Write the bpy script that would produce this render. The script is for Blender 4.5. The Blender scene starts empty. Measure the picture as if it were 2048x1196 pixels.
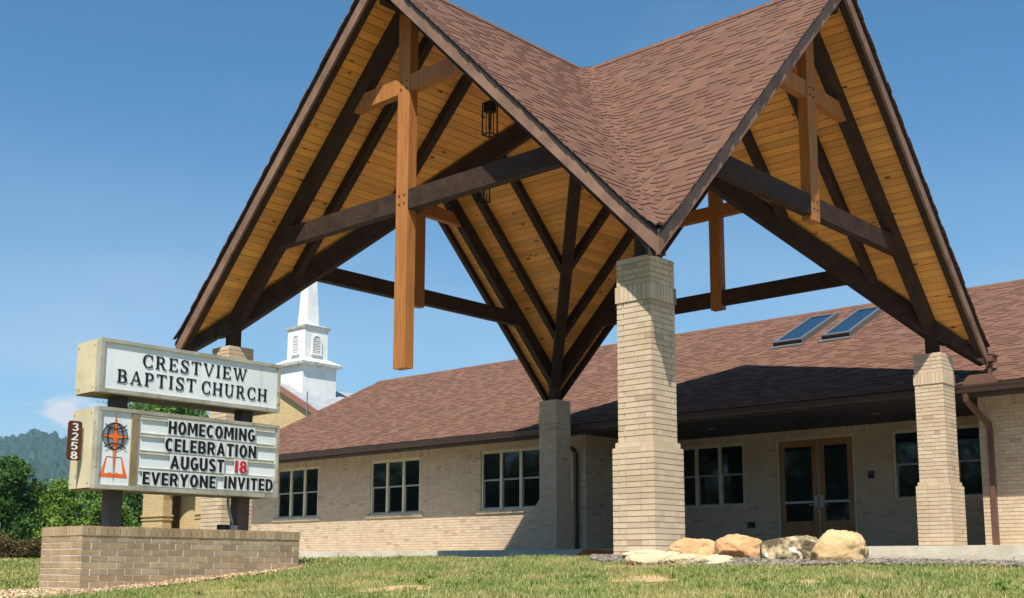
import bpy, math, random
import numpy as np
from mathutils import Vector
R = math.radians
random.seed(7); rng = np.random.default_rng(7)
SC = bpy.context.scene
COL = SC.collection

# ------------------------------------------------------------------ camera
CAM_POS = (-11.252, -8.108, -0.1012)
YAW, PITCH, ROLL = 0.741858, 0.156096, 0.00296
F_PX, CY_PX = 2316.5, 768.0
cam_d = bpy.data.cameras.new('camera'); cam = bpy.data.objects.new('camera', cam_d); COL.objects.link(cam)
fw = Vector((math.cos(YAW)*math.cos(PITCH), math.sin(YAW)*math.cos(PITCH), math.sin(PITCH)))
rt = Vector((math.sin(YAW), -math.cos(YAW), 0)); up = rt.cross(fw)
rt2 = math.cos(ROLL)*rt + math.sin(ROLL)*up; up2 = -math.sin(ROLL)*rt + math.cos(ROLL)*up
from mathutils import Matrix
M = Matrix((rt2, up2, -fw)).transposed().to_4x4(); M.translation = CAM_POS
cam.matrix_world = M
cam_d.sensor_width = 36; cam_d.lens = F_PX/2048*36; cam_d.shift_y = (CY_PX-598)/2048
cam_d.clip_start = 0.05; cam_d.clip_end = 20000
SC.camera = cam
SC.render.resolution_x = 1024; SC.render.resolution_y = 598

# ------------------------------------------------------------------ world, sun, exposure
SUN = Vector((-1, -0.555, 1.72)).normalized()
EL = math.asin(SUN.z)
w = bpy.data.worlds.new('World'); SC.world = w; w.use_nodes = True
nt = w.node_tree; nt.nodes.clear(); N = nt.nodes.new; L = nt.links.new
sky = N('ShaderNodeTexSky'); sky.sky_type = 'NISHITA'; sky.sun_disc = False
sky.sun_elevation = EL; sky.sun_rotation = math.atan2(SUN.x, SUN.y)
sky.altitude = 700; sky.air_density = 1.0; sky.dust_density = 0.4; sky.ozone_density = 1.6
tc = N('ShaderNodeTexCoord'); sep = N('ShaderNodeSeparateXYZ'); L(tc.outputs['Generated'], sep.inputs[0])
mp = N('ShaderNodeMapping'); mp.inputs['Scale'].default_value = (1, 1, 2.2); mp.inputs['Location'].default_value = (1.717, 7.261, 7.546)
L(tc.outputs['Generated'], mp.inputs[0])
n1 = N('ShaderNodeTexNoise'); n1.inputs['Scale'].default_value = 17; n1.inputs['Detail'].default_value = 9; n1.inputs['Roughness'].default_value = 0.55
L(mp.outputs[0], n1.inputs['Vector'])
r1 = N('ShaderNodeMapRange'); r1.inputs[1].default_value = 0.52; r1.inputs[2].default_value = 0.66; L(n1.outputs['Fac'], r1.inputs[0])
el = N('ShaderNodeMapRange'); el.interpolation_type = 'SMOOTHSTEP'; el.inputs[1].default_value = 0.146; el.inputs[2].default_value = 0.126; L(sep.outputs[2], el.inputs[0])
mul = N('ShaderNodeMath'); mul.operation = 'MULTIPLY'; L(r1.outputs[0], mul.inputs[0]); L(el.outputs[0], mul.inputs[1])
# thin high wisps
mp2 = N('ShaderNodeMapping'); mp2.inputs['Scale'].default_value = (0.8, 1.5, 3.2); L(tc.outputs['Generated'], mp2.inputs[0])
n2 = N('ShaderNodeTexNoise'); n2.inputs['Scale'].default_value = 3.5; n2.inputs['Detail'].default_value = 7; L(mp2.outputs[0], n2.inputs['Vector'])
r2 = N('ShaderNodeMapRange'); r2.inputs[1].default_value = 0.55; r2.inputs[2].default_value = 0.9; r2.inputs[4].default_value = 0.07; L(n2.outputs['Fac'], r2.inputs[0])
hv = N('ShaderNodeMapRange'); hv.interpolation_type = 'SMOOTHSTEP'; hv.inputs[1].default_value = 0.40; hv.inputs[2].default_value = 0.06; hv.inputs[4].default_value = 0.42; L(sep.outputs[2], hv.inputs[0])
rn = N('ShaderNodeMapRange'); rn.inputs[1].default_value = .3; rn.inputs[2].default_value = .7; rn.inputs[3].default_value = .45; rn.inputs[4].default_value = 1.15; L(n2.outputs['Fac'], rn.inputs[0])
veil = N('ShaderNodeMath'); veil.operation = 'MULTIPLY'; L(hv.outputs[0], veil.inputs[0]); L(rn.outputs[0], veil.inputs[1])     # thin summer cirrus, thicker towards the horizon
vm = N('ShaderNodeMath'); vm.operation = 'MAXIMUM'; L(veil.outputs[0], vm.inputs[0]); L(r2.outputs[0], vm.inputs[1])
mx_ = N('ShaderNodeMath'); mx_.operation = 'MAXIMUM'; L(mul.outputs[0], mx_.inputs[0]); L(vm.outputs[0], mx_.inputs[1])
mix = N('ShaderNodeMix'); mix.data_type = 'RGBA'; tint = N('ShaderNodeMix'); tint.data_type = 'RGBA'; tint.blend_type = 'MULTIPLY'; tint.inputs[0].default_value = 1; tint.inputs[7].default_value = (0.52, 1.05, 1.21, 1)   # camera white balance
L(sky.outputs[0], tint.inputs[6])
L(mx_.outputs[0], mix.inputs[0]); L(tint.outputs[2], mix.inputs[6]); mix.inputs[7].default_value = (7.6, 7.8, 8.1, 1)
bg = N('ShaderNodeBackground'); bg.inputs[1].default_value = 0.077; L(mix.outputs[2], bg.inputs[0])
wo = N('ShaderNodeOutputWorld'); L(bg.outputs[0], wo.inputs[0])

sd = bpy.data.lights.new('sun', 'SUN'); sd.energy = 5.0; sd.angle = R(0.53); sd.color = (1.0, 0.94, 0.84)
so = bpy.data.objects.new('sun', sd); COL.objects.link(so)
so.rotation_euler = (-SUN).to_track_quat('-Z', 'Y').to_euler(); so.location = SUN*60
vs = SC.view_settings; vs.view_transform = 'Standard'; vs.look = 'None'; vs.gamma = 1; vs.exposure = 0.62; vs.use_curve_mapping = False
SC.cycles.max_bounces = 8; SC.cycles.diffuse_bounces = 3; SC.cycles.transparent_max_bounces = 8
SC.cycles.volume_bounces = 0; SC.cycles.use_denoising = True

# ------------------------------------------------------------------ material helpers
def srgb(r, g, b):
    f = lambda c: (c/255/12.92) if c/255 <= 0.04045 else ((c/255+0.055)/1.055)**2.4
    return (f(r), f(g), f(b), 1)

def mat(name, c1, c2=None, nscale=3.0, stretch=(1, 1, 1), lo=0.35, hi=0.65, rough=0.75, var=0.0, ramp=None,
        bump=0.0, bscale=60, spec=0.35, metal=0.0, speck=None, speck_scale=40, speck_lo=0.62, speck_hi=0.7, coat=0.0, speck_str=None):
    m = bpy.data.materials.new(name); m.use_nodes = True
    nt = m.node_tree; N = nt.nodes.new; L = nt.links.new
    b = nt.nodes['Principled BSDF']
    b.inputs['Roughness'].default_value = rough; b.inputs['Specular IOR Level'].default_value = spec; b.inputs['Metallic'].default_value = metal
    if coat: b.inputs['Coat Weight'].default_value = coat
    g = N('ShaderNodeNewGeometry'); oi = N('ShaderNodeObjectInfo')
    ad = N('ShaderNodeMath'); ad.operation = 'ADD'; L(g.outputs['Random Per Island'], ad.inputs[0]); L(oi.outputs['Random'], ad.inputs[1])
    fr = N('ShaderNodeMath'); fr.operation = 'FRACT'; L(ad.outputs[0], fr.inputs[0])
    mp = N('ShaderNodeMapping'); mp.inputs['Scale'].default_value = stretch; L(g.outputs['Position'], mp.inputs[0])
    def rgb(c):
        q = N('ShaderNodeRGB'); q.outputs[0].default_value = c; return q.outputs[0]
    if ramp:
        cr = N('ShaderNodeValToRGB'); e = cr.color_ramp; e.interpolation = 'CONSTANT' if len(ramp) > 3 else 'LINEAR'
        while len(e.elements) < len(ramp): e.elements.new(0.5)
        for i, (p, c) in enumerate(ramp): e.elements[i].position = p; e.elements[i].color = c
        L(fr.outputs[0], cr.inputs[0]); col = cr.outputs[0]
    else: col = rgb(c1)
    if c2:
        n = N('ShaderNodeTexNoise'); n.inputs['Scale'].default_value = nscale; n.inputs['Detail'].default_value = 6; n.inputs['Roughness'].default_value = 0.6
        L(mp.outputs[0], n.inputs['Vector'])
        r = N('ShaderNodeMapRange'); r.inputs[1].default_value = lo; r.inputs[2].default_value = hi; L(n.outputs['Fac'], r.inputs[0])
        x = N('ShaderNodeMix'); x.data_type = 'RGBA'; L(r.outputs[0], x.inputs[0]); L(col, x.inputs[6]); x.inputs[7].default_value = c2; col = x.outputs[2]
    if speck:
        n = N('ShaderNodeTexNoise'); n.inputs['Scale'].default_value = speck_scale; n.inputs['Detail'].default_value = 3
        if speck_str:
            ms_ = N('ShaderNodeMapping'); ms_.inputs['Scale'].default_value = speck_str; L(g.outputs['Position'], ms_.inputs[0]); L(ms_.outputs[0], n.inputs['Vector'])
        else: L(g.outputs['Position'], n.inputs['Vector'])
        r = N('ShaderNodeMapRange'); r.inputs[1].default_value = speck_lo; r.inputs[2].default_value = speck_hi; L(n.outputs['Fac'], r.inputs[0])
        x = N('ShaderNodeMix'); x.data_type = 'RGBA'; L(r.outputs[0], x.inputs[0]); L(col, x.inputs[6]); x.inputs[7].default_value = speck; col = x.outputs[2]
    if var:
        r = N('ShaderNodeMapRange'); r.inputs[3].default_value = 1-var; r.inputs[4].default_value = 1+var; L(fr.outputs[0], r.inputs[0])
        hs = N('ShaderNodeHueSaturation'); L(r.outputs[0], hs.inputs['Value']); L(col, hs.inputs['Color']); col = hs.outputs[0]
    L(col, b.inputs['Base Color'])
    if bump:
        n = N('ShaderNodeTexNoise'); n.inputs['Scale'].default_value = bscale; n.inputs['Detail'].default_value = 5; L(mp.outputs[0], n.inputs['Vector'])
        bp = N('ShaderNodeBump'); bp.inputs['Strength'].default_value = bump; bp.inputs['Distance'].default_value = 0.02
        L(n.outputs['Fac'], bp.inputs['Height']); L(bp.outputs[0], b.inputs['Normal'])
    return m

def S(*a): return srgb(*a)
MT = {}
MT['brick'] = mat('cream_brick', None, S(168, 144, 116), 2.2, lo=.5, hi=1.05, rough=.9, bump=.35, bscale=120, spec=.2,
    ramp=[(0, S(200, 180, 153)), (.22, S(197, 176, 149)), (.45, S(203, 184, 158)), (.68, S(193, 171, 145)), (.88, S(198, 175, 147)), (.965, S(176, 154, 130))])
MT['brick_dull'] = mat('tan_brick', None, S(128, 106, 80), 3.5, lo=.45, hi=.9, rough=.92, bump=.4, bscale=120, spec=.2,
    ramp=[(0, S(182, 158, 126)), (.25, S(170, 146, 114)), (.5, S(188, 164, 131)), (.75, S(174, 150, 120)), (.92, S(158, 134, 106))])
MT['mortar'] = mat('mortar', S(194, 176, 150), S(172, 153, 128), 8, rough=.95, bump=.4, bscale=90)
MT['mortar_pale'] = mat('pale_mortar', S(232, 228, 218), S(208, 200, 186), 8, rough=.95, bump=.4, bscale=90)
MT['church_brick'] = None
MT['shingle'] = mat('brown_shingle', None, S(112, 80, 66), 1.3, lo=.45, hi=.9, rough=.95, bump=.7, bscale=260, spec=.15, speck=S(88, 66, 60), speck_scale=320, speck_lo=.56, speck_hi=.72,
    ramp=[(0, S(126, 93, 77)), (.2, S(121, 87, 71)), (.38, S(130, 97, 80)), (.56, S(119, 87, 73)), (.72, S(125, 90, 73)), (.88, S(110, 86, 75)), (.955, S(133, 98, 79))])
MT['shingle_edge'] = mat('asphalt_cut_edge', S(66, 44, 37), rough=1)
MT['roof_deck'] = mat('roof_deck', S(70, 45, 40), rough=.95)
MT['beam'] = mat('dark_stained_timber', S(64, 45, 33), S(44, 30, 21), 5, (1, 1, 1), rough=.72, bump=.25, bscale=40, spec=.28, speck=S(88, 64, 48), speck_scale=22, speck_lo=.62, speck_hi=.8)
MT['beam_honey'] = mat('cedar_stained_timber', S(176, 116, 58), S(152, 96, 46), 4, (5, 5, .5), rough=.6, bump=.2, bscale=30, spec=.4, speck=S(138, 86, 42), speck_scale=5, speck_lo=.55, speck_hi=.72, speck_str=(14, 14, .35))
MT['fascia'] = mat('weathered_brown_fascia', S(138, 107, 87), S(108, 82, 65), 2.5, rough=.65, bump=.15, bscale=30, spec=.4, speck=S(140, 112, 92), speck_scale=7, speck_lo=.62, speck_hi=.8)
MT['metal_brown'] = mat('brown_metal', S(66, 50, 42), S(56, 42, 36), 3, rough=.42, spec=.5)
MT['drip_shade'] = mat('dark_drip_shade', S(30, 28, 36), rough=.5)  # near-black, puts shade into the colour below the rake shingles
MT['spout_brown'] = mat('brown_downspout', S(104, 76, 62), S(92, 66, 54), 3, rough=.45, spec=.5)
MT['soffit'] = mat('dark_soffit', S(58, 50, 44), rough=.7)
MT['black'] = mat('black_metal', S(20, 19, 19), rough=.5)
MT['lantern_glass'] = mat('lantern_glass', S(120, 110, 90), rough=.15, spec=.6)
MT['concrete'] = mat('concrete', S(204, 196, 178), S(180, 171, 152), 1.7, rough=.9, bump=.3, bscale=70, speck=S(150, 140, 124), speck_scale=30, speck_lo=.62, speck_hi=.75)
MT['drive'] = mat('driveway_concrete', S(152, 146, 136), S(132, 126, 118), 1.2, rough=.92, bump=.3, bscale=60)
MT['ramp'] = mat('orange_brown_panel', S(190, 116, 40), S(160, 92, 30), 4, rough=.7)
MT['frame'] = mat('cream_window_frame', S(214, 204, 174), S(196, 186, 156), 5, rough=.5)
MT['sash'] = mat('sash_grey', S(150, 154, 150), rough=.5)
MT['glass'] = mat('dark_window_glass', S(9, 13, 17), rough=.04, spec=.55, bump=.04, bscale=2.2)
MT['skyglass'] = mat('skylight_glass', S(20, 44, 66), S(16, 36, 56), 3, rough=.12, spec=.8)
MT['skyframe'] = mat('skylight_frame', S(120, 122, 122), rough=.4, metal=.5)
MT['door'] = mat('oak_door', S(164, 118, 70), S(138, 96, 54), 5, (4, 4, .6), rough=.5)
MT['alum'] = mat('aluminium', S(150, 152, 154), rough=.4, metal=.7)
MT['cab_side'] = mat('cabinet_cream', S(208, 196, 162), S(188, 178, 148), 2.6, rough=.55, speck=S(150, 140, 116), speck_scale=9, speck_lo=.66, speck_hi=.72)
MT['cab_frame'] = mat('cabinet_frame', S(178, 174, 160), S(146, 140, 124), 4, rough=.5, spec=.5, speck=S(116, 106, 88), speck_scale=14, speck_lo=.64, speck_hi=.74)
MT['cab_tan'] = mat('cabinet_tan_trim', S(150, 130, 96), S(126, 108, 78), 5, rough=.5)
MT['cab_under'] = mat('cabinet_underside', S(120, 104, 76), S(96, 82, 58), 4, rough=.7)
MT['face'] = mat('sign_face_white', S(232, 236, 236), S(216, 222, 222), 1.8, rough=.3, spec=.5, speck=S(196, 198, 192), speck_scale=1.2, speck_lo=.6, speck_hi=.8, speck_str=(9, 9, .8))
MT['panel'] = mat('letter_panel', S(214, 218, 214), rough=.2, spec=.5)
MT['rail'] = mat('letter_rail', S(206, 204, 188), S(180, 176, 156), 6, rough=.35)
MT['ink'] = mat('black_letter', S(16, 16, 18), rough=.4)
MT['red'] = mat('red_digit', S(200, 28, 36), rough=.4)
MT['orange'] = mat('orange_emblem', S(232, 84, 30), S(240, 124, 50), 9, rough=.4)
MT['globe'] = mat('grey_globe', S(128, 130, 136), rough=.45)
MT['plaque'] = mat('brown_plaque', S(86, 44, 26), rough=.4)
MT['white'] = mat('white_paint', S(236, 236, 232), S(214, 216, 214), 1.6, rough=.5)
MT['white_worn'] = mat('weathered_white_paint', S(206, 206, 200), S(120, 120, 116), 6, lo=.5, hi=.7, rough=.7)
MT['post'] = mat('sign_post_steel', S(56, 50, 46), S(80, 62, 48), 3, lo=.5, hi=.75, rough=.5, spec=.5)
MT['conduit'] = mat('grey_conduit', S(130, 134, 138), rough=.4, metal=.4)
MT['church_roof'] = mat('pale_grey_roof', S(160, 163, 166), S(140, 143, 146), 2.5, (1, 1, 6), rough=.8)
MT['rake_trim'] = mat('brick_red_trim', S(140, 100, 86), rough=.6)
MT['bark'] = mat('bark', S(84, 68, 52), S(60, 48, 38), 6, rough=.95, bump=.5, bscale=20)
def leafmat(name, a, b, c, c2=None, nscale=3, lo=.35, hi=.65):
    m = mat(name, None, c2, nscale, lo=lo, hi=hi, rough=.6, spec=.25, ramp=[(0, a), (.5, b), (1, c)])
    bs = m.node_tree.nodes['Principled BSDF']; nt = m.node_tree
    tr = nt.nodes.new('ShaderNodeBsdfTranslucent'); ms = nt.nodes.new('ShaderNodeMixShader'); ms.inputs[0].default_value = .3
    src = bs.inputs['Base Color'].links[0].from_socket
    nt.links.new(src, tr.inputs[0]); nt.links.new(bs.outputs[0], ms.inputs[1]); nt.links.new(tr.outputs[0], ms.inputs[2])
    nt.links.new(ms.outputs[0], nt.nodes['Material Output'].inputs[0]); return m
MT['leaf'] = leafmat('leaf_green', S(72, 104, 40), S(100, 134, 54), S(130, 160, 70))
MT['leaf_dark'] = leafmat('leaf_dark', S(50, 80, 36), S(68, 102, 44), S(92, 124, 56))
MT['leaf_light'] = leafmat('leaf_light', S(82, 112, 42), S(112, 142, 56), S(142, 168, 76))
MT['leaf_red'] = leafmat('leaf_russet', S(56, 72, 34), S(92, 84, 44), S(122, 92, 54))
MT['grass'] = leafmat('grass_blade', S(96, 120, 54), S(140, 156, 82), S(196, 192, 130), c2=S(196, 180, 124), nscale=1.5, lo=.46, hi=.72)
MT['boulder_a'] = mat('orange_sandstone', S(206, 166, 122), S(190, 140, 96), 3.2, rough=.9, bump=.8, bscale=14, speck=S(232, 200, 140), speck_scale=5, speck_lo=.6, speck_hi=.75)
MT['boulder_b'] = mat('mottled_sandstone', S(196, 176, 138), S(88, 76, 54), 5.5, lo=.40, hi=.55, rough=.9, bump=.9, bscale=16, speck=S(238, 228, 204), speck_scale=7, speck_lo=.66, speck_hi=.72)
MT['boulder_c'] = mat('tan_sandstone', S(198, 168, 124), S(160, 128, 86), 3.6, lo=.45, hi=.75, rough=.9, bump=.8, bscale=15)
MT['flag'] = mat('pale_flagstone', S(206, 192, 162), S(184, 164, 128), 4, rough=.9, bump=.6, bscale=24)
MT['mulch'] = mat('wood_chips', None, None, rough=.95, ramp=[(0, S(186, 158, 122)), (.2, S(140, 112, 82)), (.4, S(206, 182, 148)), (.6, S(112, 88, 64)), (.8, S(168, 140, 106)), (.93, S(226, 208, 180))])
MT['gravel'] = mat('grey_gravel', None, None, rough=.95, ramp=[(0, S(122, 112, 100)), (.25, S(148, 138, 124)), (.5, S(100, 92, 82)), (.75, S(134, 123, 110)), (.93, S(176, 162, 144))])
MT['bed'] = mat('bed_soil', S(128, 108, 88), S(100, 84, 68), 6, rough=1, bump=.6, bscale=40)

def ground_mat():
    m = bpy.data.materials.new('lawn_soil'); m.use_nodes = True; nt = m.node_tree; N = nt.nodes.new; L = nt.links.new
    b = nt.nodes['Principled BSDF']; b.inputs['Roughness'].default_value = 1; b.inputs['Specular IOR Level'].default_value = .1
    g = N('ShaderNodeNewGeometry')
    n = N('ShaderNodeTexNoise'); n.inputs['Scale'].default_value = 1.1; n.inputs['Detail'].default_value = 8; L(g.outputs['Position'], n.inputs[0])
    cr = N('ShaderNodeValToRGB'); e = cr.color_ramp
    for p, c in [(.35, S(92, 106, 52)), (.55, S(124, 128, 68)), (.72, S(164, 146, 98))][:2]: pass
    e.elements[0].position = .36; e.elements[0].color = S(104, 110, 58); e.elements[1].position = .7; e.elements[1].color = S(172, 152, 104)
    L(n.outputs['Fac'], cr.inputs[0])
    n2 = N('ShaderNodeTexNoise'); n2.inputs['Scale'].default_value = 40; n2.inputs['Detail'].default_value = 4; L(g.outputs['Position'], n2.inputs[0])
    mx = N('ShaderNodeMix'); mx.data_type = 'RGBA'; mx.blend_type = 'OVERLAY'; mx.inputs[0].default_value = .7
    L(cr.outputs[0], mx.inputs[6]); L(n2.outputs['Fac'], mx.inputs[7]); L(mx.outputs[2], b.inputs['Base Color'])
    bp = N('ShaderNodeBump'); bp.inputs['Strength'].default_value = .8; bp.inputs['Distance'].default_value = .03; L(n2.outputs['Fac'], bp.inputs['Height']); L(bp.outputs[0], b.inputs['Normal'])
    return m
MT['lawn'] = ground_mat()

def brick_tex(name, c1, c2, mortar, axis):
    m = bpy.data.materials.new(name); m.use_nodes = True; nt = m.node_tree; N = nt.nodes.new; L = nt.links.new
    b = nt.nodes['Principled BSDF']; b.inputs['Roughness'].default_value = .9
    g = N('ShaderNodeNewGeometry'); s_ = N('ShaderNodeSeparateXYZ'); L(g.outputs['Position'], s_.inputs[0]); c = N('ShaderNodeCombineXYZ')
    sm = N('ShaderNodeMath'); sm.operation = 'ADD'; L(s_.outputs[0], sm.inputs[0]); L(s_.outputs[1], sm.inputs[1])
    L(sm.outputs[0], c.inputs[0]); L(s_.outputs[2], c.inputs[1])
    t = N('ShaderNodeTexBrick'); t.inputs['Scale'].default_value = 1; t.inputs['Brick Width'].default_value = .203; t.inputs['Row Height'].default_value = .0677
    t.inputs['Mortar Size'].default_value = .006; t.inputs['Color1'].default_value = c1; t.inputs['Color2'].default_value = c2; t.inputs['Mortar'].default_value = mortar
    L(c.outputs[0], t.inputs['Vector']); L(t.outputs['Color'], b.inputs['Base Color'])
    bp = N('ShaderNodeBump'); bp.inputs['Strength'].default_value = .6; bp.inputs['Distance'].default_value = .01; bp.invert = True
    L(t.outputs['Fac'], bp.inputs['Height']); L(bp.outputs[0], b.inputs['Normal'])
    return m
MT['church_brick'] = brick_tex('yellow_church_brick', S(202, 178, 134), S(188, 162, 118), S(152, 130, 94), 'y')

def pine(name, along):
    m = bpy.data.materials.new(name); m.use_nodes = True; nt = m.node_tree; N = nt.nodes.new; L = nt.links.new
    b = nt.nodes['Principled BSDF']; b.inputs['Roughness'].default_value = .45; b.inputs['Specular IOR Level'].default_value = .35
    g = N('ShaderNodeNewGeometry'); oi = N('ShaderNodeObjectInfo')
    ofs = N('ShaderNodeVectorMath'); ofs.operation = 'SCALE'; ofs.inputs[3].default_value = 37
    cx_ = N('ShaderNodeCombineXYZ')
    for i in range(3): L(oi.outputs['Random'], cx_.inputs[i])
    L(cx_.outputs[0], ofs.inputs[0])
    ad = N('ShaderNodeVectorMath'); ad.operation = 'ADD'; L(g.outputs['Position'], ad.inputs[0]); L(ofs.outputs[0], ad.inputs[1])
    mp = N('ShaderNodeMapping'); mp.inputs['Scale'].default_value = (1.2, 22, 22) if along == 'x' else (22, 1.2, 22); L(ad.outputs[0], mp.inputs[0])
    n = N('ShaderNodeTexNoise'); n.inputs['Scale'].default_value = 1; n.inputs['Detail'].default_value = 5; L(mp.outputs[0], n.inputs[0])
    cr = N('ShaderNodeValToRGB'); e = cr.color_ramp
    e.elements[0].position = .3; e.elements[0].color = S(230, 154, 72); e.elements[1].position = .75; e.elements[1].color = S(246, 184, 100)
    L(n.outputs['Fac'], cr.inputs[0])
    mp2 = N('ShaderNodeMapping'); mp2.inputs['Scale'].default_value = (2.2, 6, 6) if along == 'x' else (6, 2.2, 6); L(ad.outputs[0], mp2.inputs[0])
    v = N('ShaderNodeTexVoronoi'); v.inputs['Scale'].default_value = 1; L(mp2.outputs[0], v.inputs[0])
    r = N('ShaderNodeMapRange'); r.inputs[1].default_value = .16; r.inputs[2].default_value = .08; L(v.outputs['Distance'], r.inputs[0])
    x = N('ShaderNodeMix'); x.data_type = 'RGBA'; L(r.outputs[0], x.inputs[0]); L(cr.outputs[0], x.inputs[6]); x.inputs[7].default_value = S(96, 50, 22)
    rv = N('ShaderNodeMapRange'); rv.inputs[3].default_value = .8; rv.inputs[4].default_value = 1.12; L(oi.outputs['Random'], rv.inputs[0])
    hs = N('ShaderNodeHueSaturation'); L(rv.outputs[0], hs.inputs['Value']); L(x.outputs[2], hs.inputs['Color']); L(hs.outputs[0], b.inputs['Base Color'])
    return m
MT['pine_x'] = pine('knotty_pine_x', 'x'); MT['pine_y'] = pine('knotty_pine_y', 'y')

# ------------------------------------------------------------------ geometry helpers
class MB:
    def __init__(self): self.v = []; self.f = []
    def add(self, v, f):
        n = len(self.v); self.v += [tuple(p) for p in v]; self.f += [tuple(i+n for i in q) for q in f]; return self
    def box(self, x0, x1, y0, y1, z0, z1):
        return self.add([(x0, y0, z0), (x1, y0, z0), (x1, y1, z0), (x0, y1, z0), (x0, y0, z1), (x1, y0, z1), (x1, y1, z1), (x0, y1, z1)],
                        [(0, 3, 2, 1), (4, 5, 6, 7), (0, 1, 5, 4), (1, 2, 6, 5), (2, 3, 7, 6), (3, 0, 4, 7)])
    def prism(self, pts, a, b):
        """pts: 3-D polygon at one end; extruded by vector b-a (a, b vectors)"""
        n = len(pts); p = [Vector(q) for q in pts]; d0 = Vector(a); d1 = Vector(b)
        v = [q+d0 for q in p]+[q+d1 for q in p]
        f = [tuple(range(n-1, -1, -1)), tuple(range(n, 2*n))]+[(i, (i+1) % n, n+(i+1) % n, n+i) for i in range(n)]
        return self.add(v, f)
    def tube(self, pts, r, n=8, cap=True):
        pts = [Vector(p) for p in pts]; rs = r if isinstance(r, (list, tuple)) else [r]*len(pts)
        v = []; f = []
        prev = None
        for i, p in enumerate(pts):
            d = (pts[min(i+1, len(pts)-1)]-pts[max(i-1, 0)]).normalized()
            s = d.cross(Vector((0, 0, 1))) if abs(d.z) < .95 else d.cross(Vector((1, 0, 0)))
            s.normalize(); t = s.cross(d)
            for k in range(n):
                a = 2*math.pi*(k+.5)/n; v.append(p+rs[i]*(math.cos(a)*s+math.sin(a)*t))
        for i in range(len(pts)-1):
            for k in range(n): f.append((i*n+k, i*n+(k+1) % n, (i+1)*n+(k+1) % n, (i+1)*n+k))
        if cap: f.append(tuple(range(n-1, -1, -1))); f.append(tuple(range((len(pts)-1)*n, len(pts)*n)))
        return self.add(v, f)
    def mesh(self, name, m):
        me = bpy.data.meshes.new(name); me.from_pydata([tuple(p) for p in self.v], [], self.f); me.materials.append(m)
        fix_normals(me); return me
    def build(self, name, m, parent=None, smooth=False, **kw):
        o = link(name, self.mesh(name, MT[m] if isinstance(m, str) else m), parent)
        if smooth: o.data.polygons.foreach_set('use_smooth', [True]*len(o.data.polygons))
        if kw: tag(o, **kw)
        return o
import bmesh
def fix_normals(me):
    if len(me.polygons) > 4000: return
    bm = bmesh.new(); bm.from_mesh(me); bmesh.ops.recalc_face_normals(bm, faces=bm.faces); bm.to_mesh(me); bm.free()
def link(name, data, parent=None):
    o = bpy.data.objects.new(name, data); COL.objects.link(o)
    if parent is not None: o.parent = parent
    return o
def tag(o, label=None, category=None, group=None, kind=None):
    if label: o['label'] = label
    if category: o['category'] = category
    if group: o['group'] = group
    if kind: o['kind'] = kind
    return o
def thing(name, label, category, group=None):
    o = link(name, None); o.empty_display_size = .2; return tag(o, label, category, group)
def np_mesh(name, verts, faces, m, parent=None, **kw):
    """verts (n,3) array, faces (k,3|4) array"""
    me = bpy.data.meshes.new(name); me.vertices.add(len(verts)); me.vertices.foreach_set('co', np.ascontiguousarray(verts, dtype=np.float32).ravel())
    k = faces.shape[1]; n = len(faces)
    me.loops.add(n*k); me.loops.foreach_set('vertex_index', np.ascontiguousarray(faces, dtype=np.int32).ravel())
    me.polygons.add(n); me.polygons.foreach_set('loop_start', np.arange(0, n*k, k, dtype=np.int32)); me.polygons.foreach_set('loop_total', np.full(n, k, dtype=np.int32))
    me.update(calc_edges=True); me.materials.append(MT[m] if isinstance(m, str) else m)
    o = link(name, me, parent)
    if kw: tag(o, **kw)
    return o
_bm = {}
def unit_box(dx, dy, dz, m):
    k = (round(dx, 3), round(dy, 3), round(dz, 3), m)
    if k not in _bm:
        mb = MB().box(-k[0]/2, k[0]/2, -k[1]/2, k[1]/2, -k[2]/2, k[2]/2); _bm[k] = mb.mesh('brick', MT[m])
    return _bm[k]
def box_obj(name, x0, x1, y0, y1, z0, z1, m, parent, jit=0.0):
    o = link(name, unit_box(x1-x0, y1-y0, z1-z0, m), parent)
    o.location = ((x0+x1)/2+random.uniform(-jit, jit), (y0+y1)/2+random.uniform(-jit, jit), (z0+z1)/2); return o

# ------------------------------------------------------------------ terrain
def smin0(a, k=.5):           # smooth min(a,0)
    return -k*np.log1p(np.exp(np.clip(-a/k, -50, 50)))
def ground_z(x, y):
    x = np.asarray(x, float); y = np.asarray(y, float)
    z = .085*smin0(x+.75, .15) + .03*smin0(x+6.5, .8) + .035*smin0(y+1.3, .3)*(1/(1+np.exp((x-0)/1.0)))
    far = np.clip((np.hypot(x+2, y-5)-60)/140, 0, 1)
    z = np.maximum(z, -2.2)
    return z*(1-far) - .8*far
def build_ground():
    def axis(lo, hi):
        fine = np.arange(-14, 26.01, .25); return np.unique(np.concatenate([np.geomspace(26, 6000, 40), -np.geomspace(14, 6000, 40), fine]))
    xs = axis(0, 0); ys = axis(0, 0)
    X, Y = np.meshgrid(xs, ys); Z = ground_z(X, Y)
    Z -= np.where((X > -.35) & (X < 40) & (Y > -25) & (Y < 45), .12, 0)      # sits below paving and buildings
    n, m_ = X.shape; V = np.stack([X, Y, Z], -1).reshape(-1, 3)
    i = np.arange(n*m_).reshape(n, m_); Fc = np.stack([i[:-1, :-1], i[:-1, 1:], i[1:, 1:], i[1:, :-1]], -1).reshape(-1, 4)
    np_mesh('ground', V, Fc, 'lawn', label='sloping lawn and ground around the building', kind='structure')
build_ground()

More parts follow.
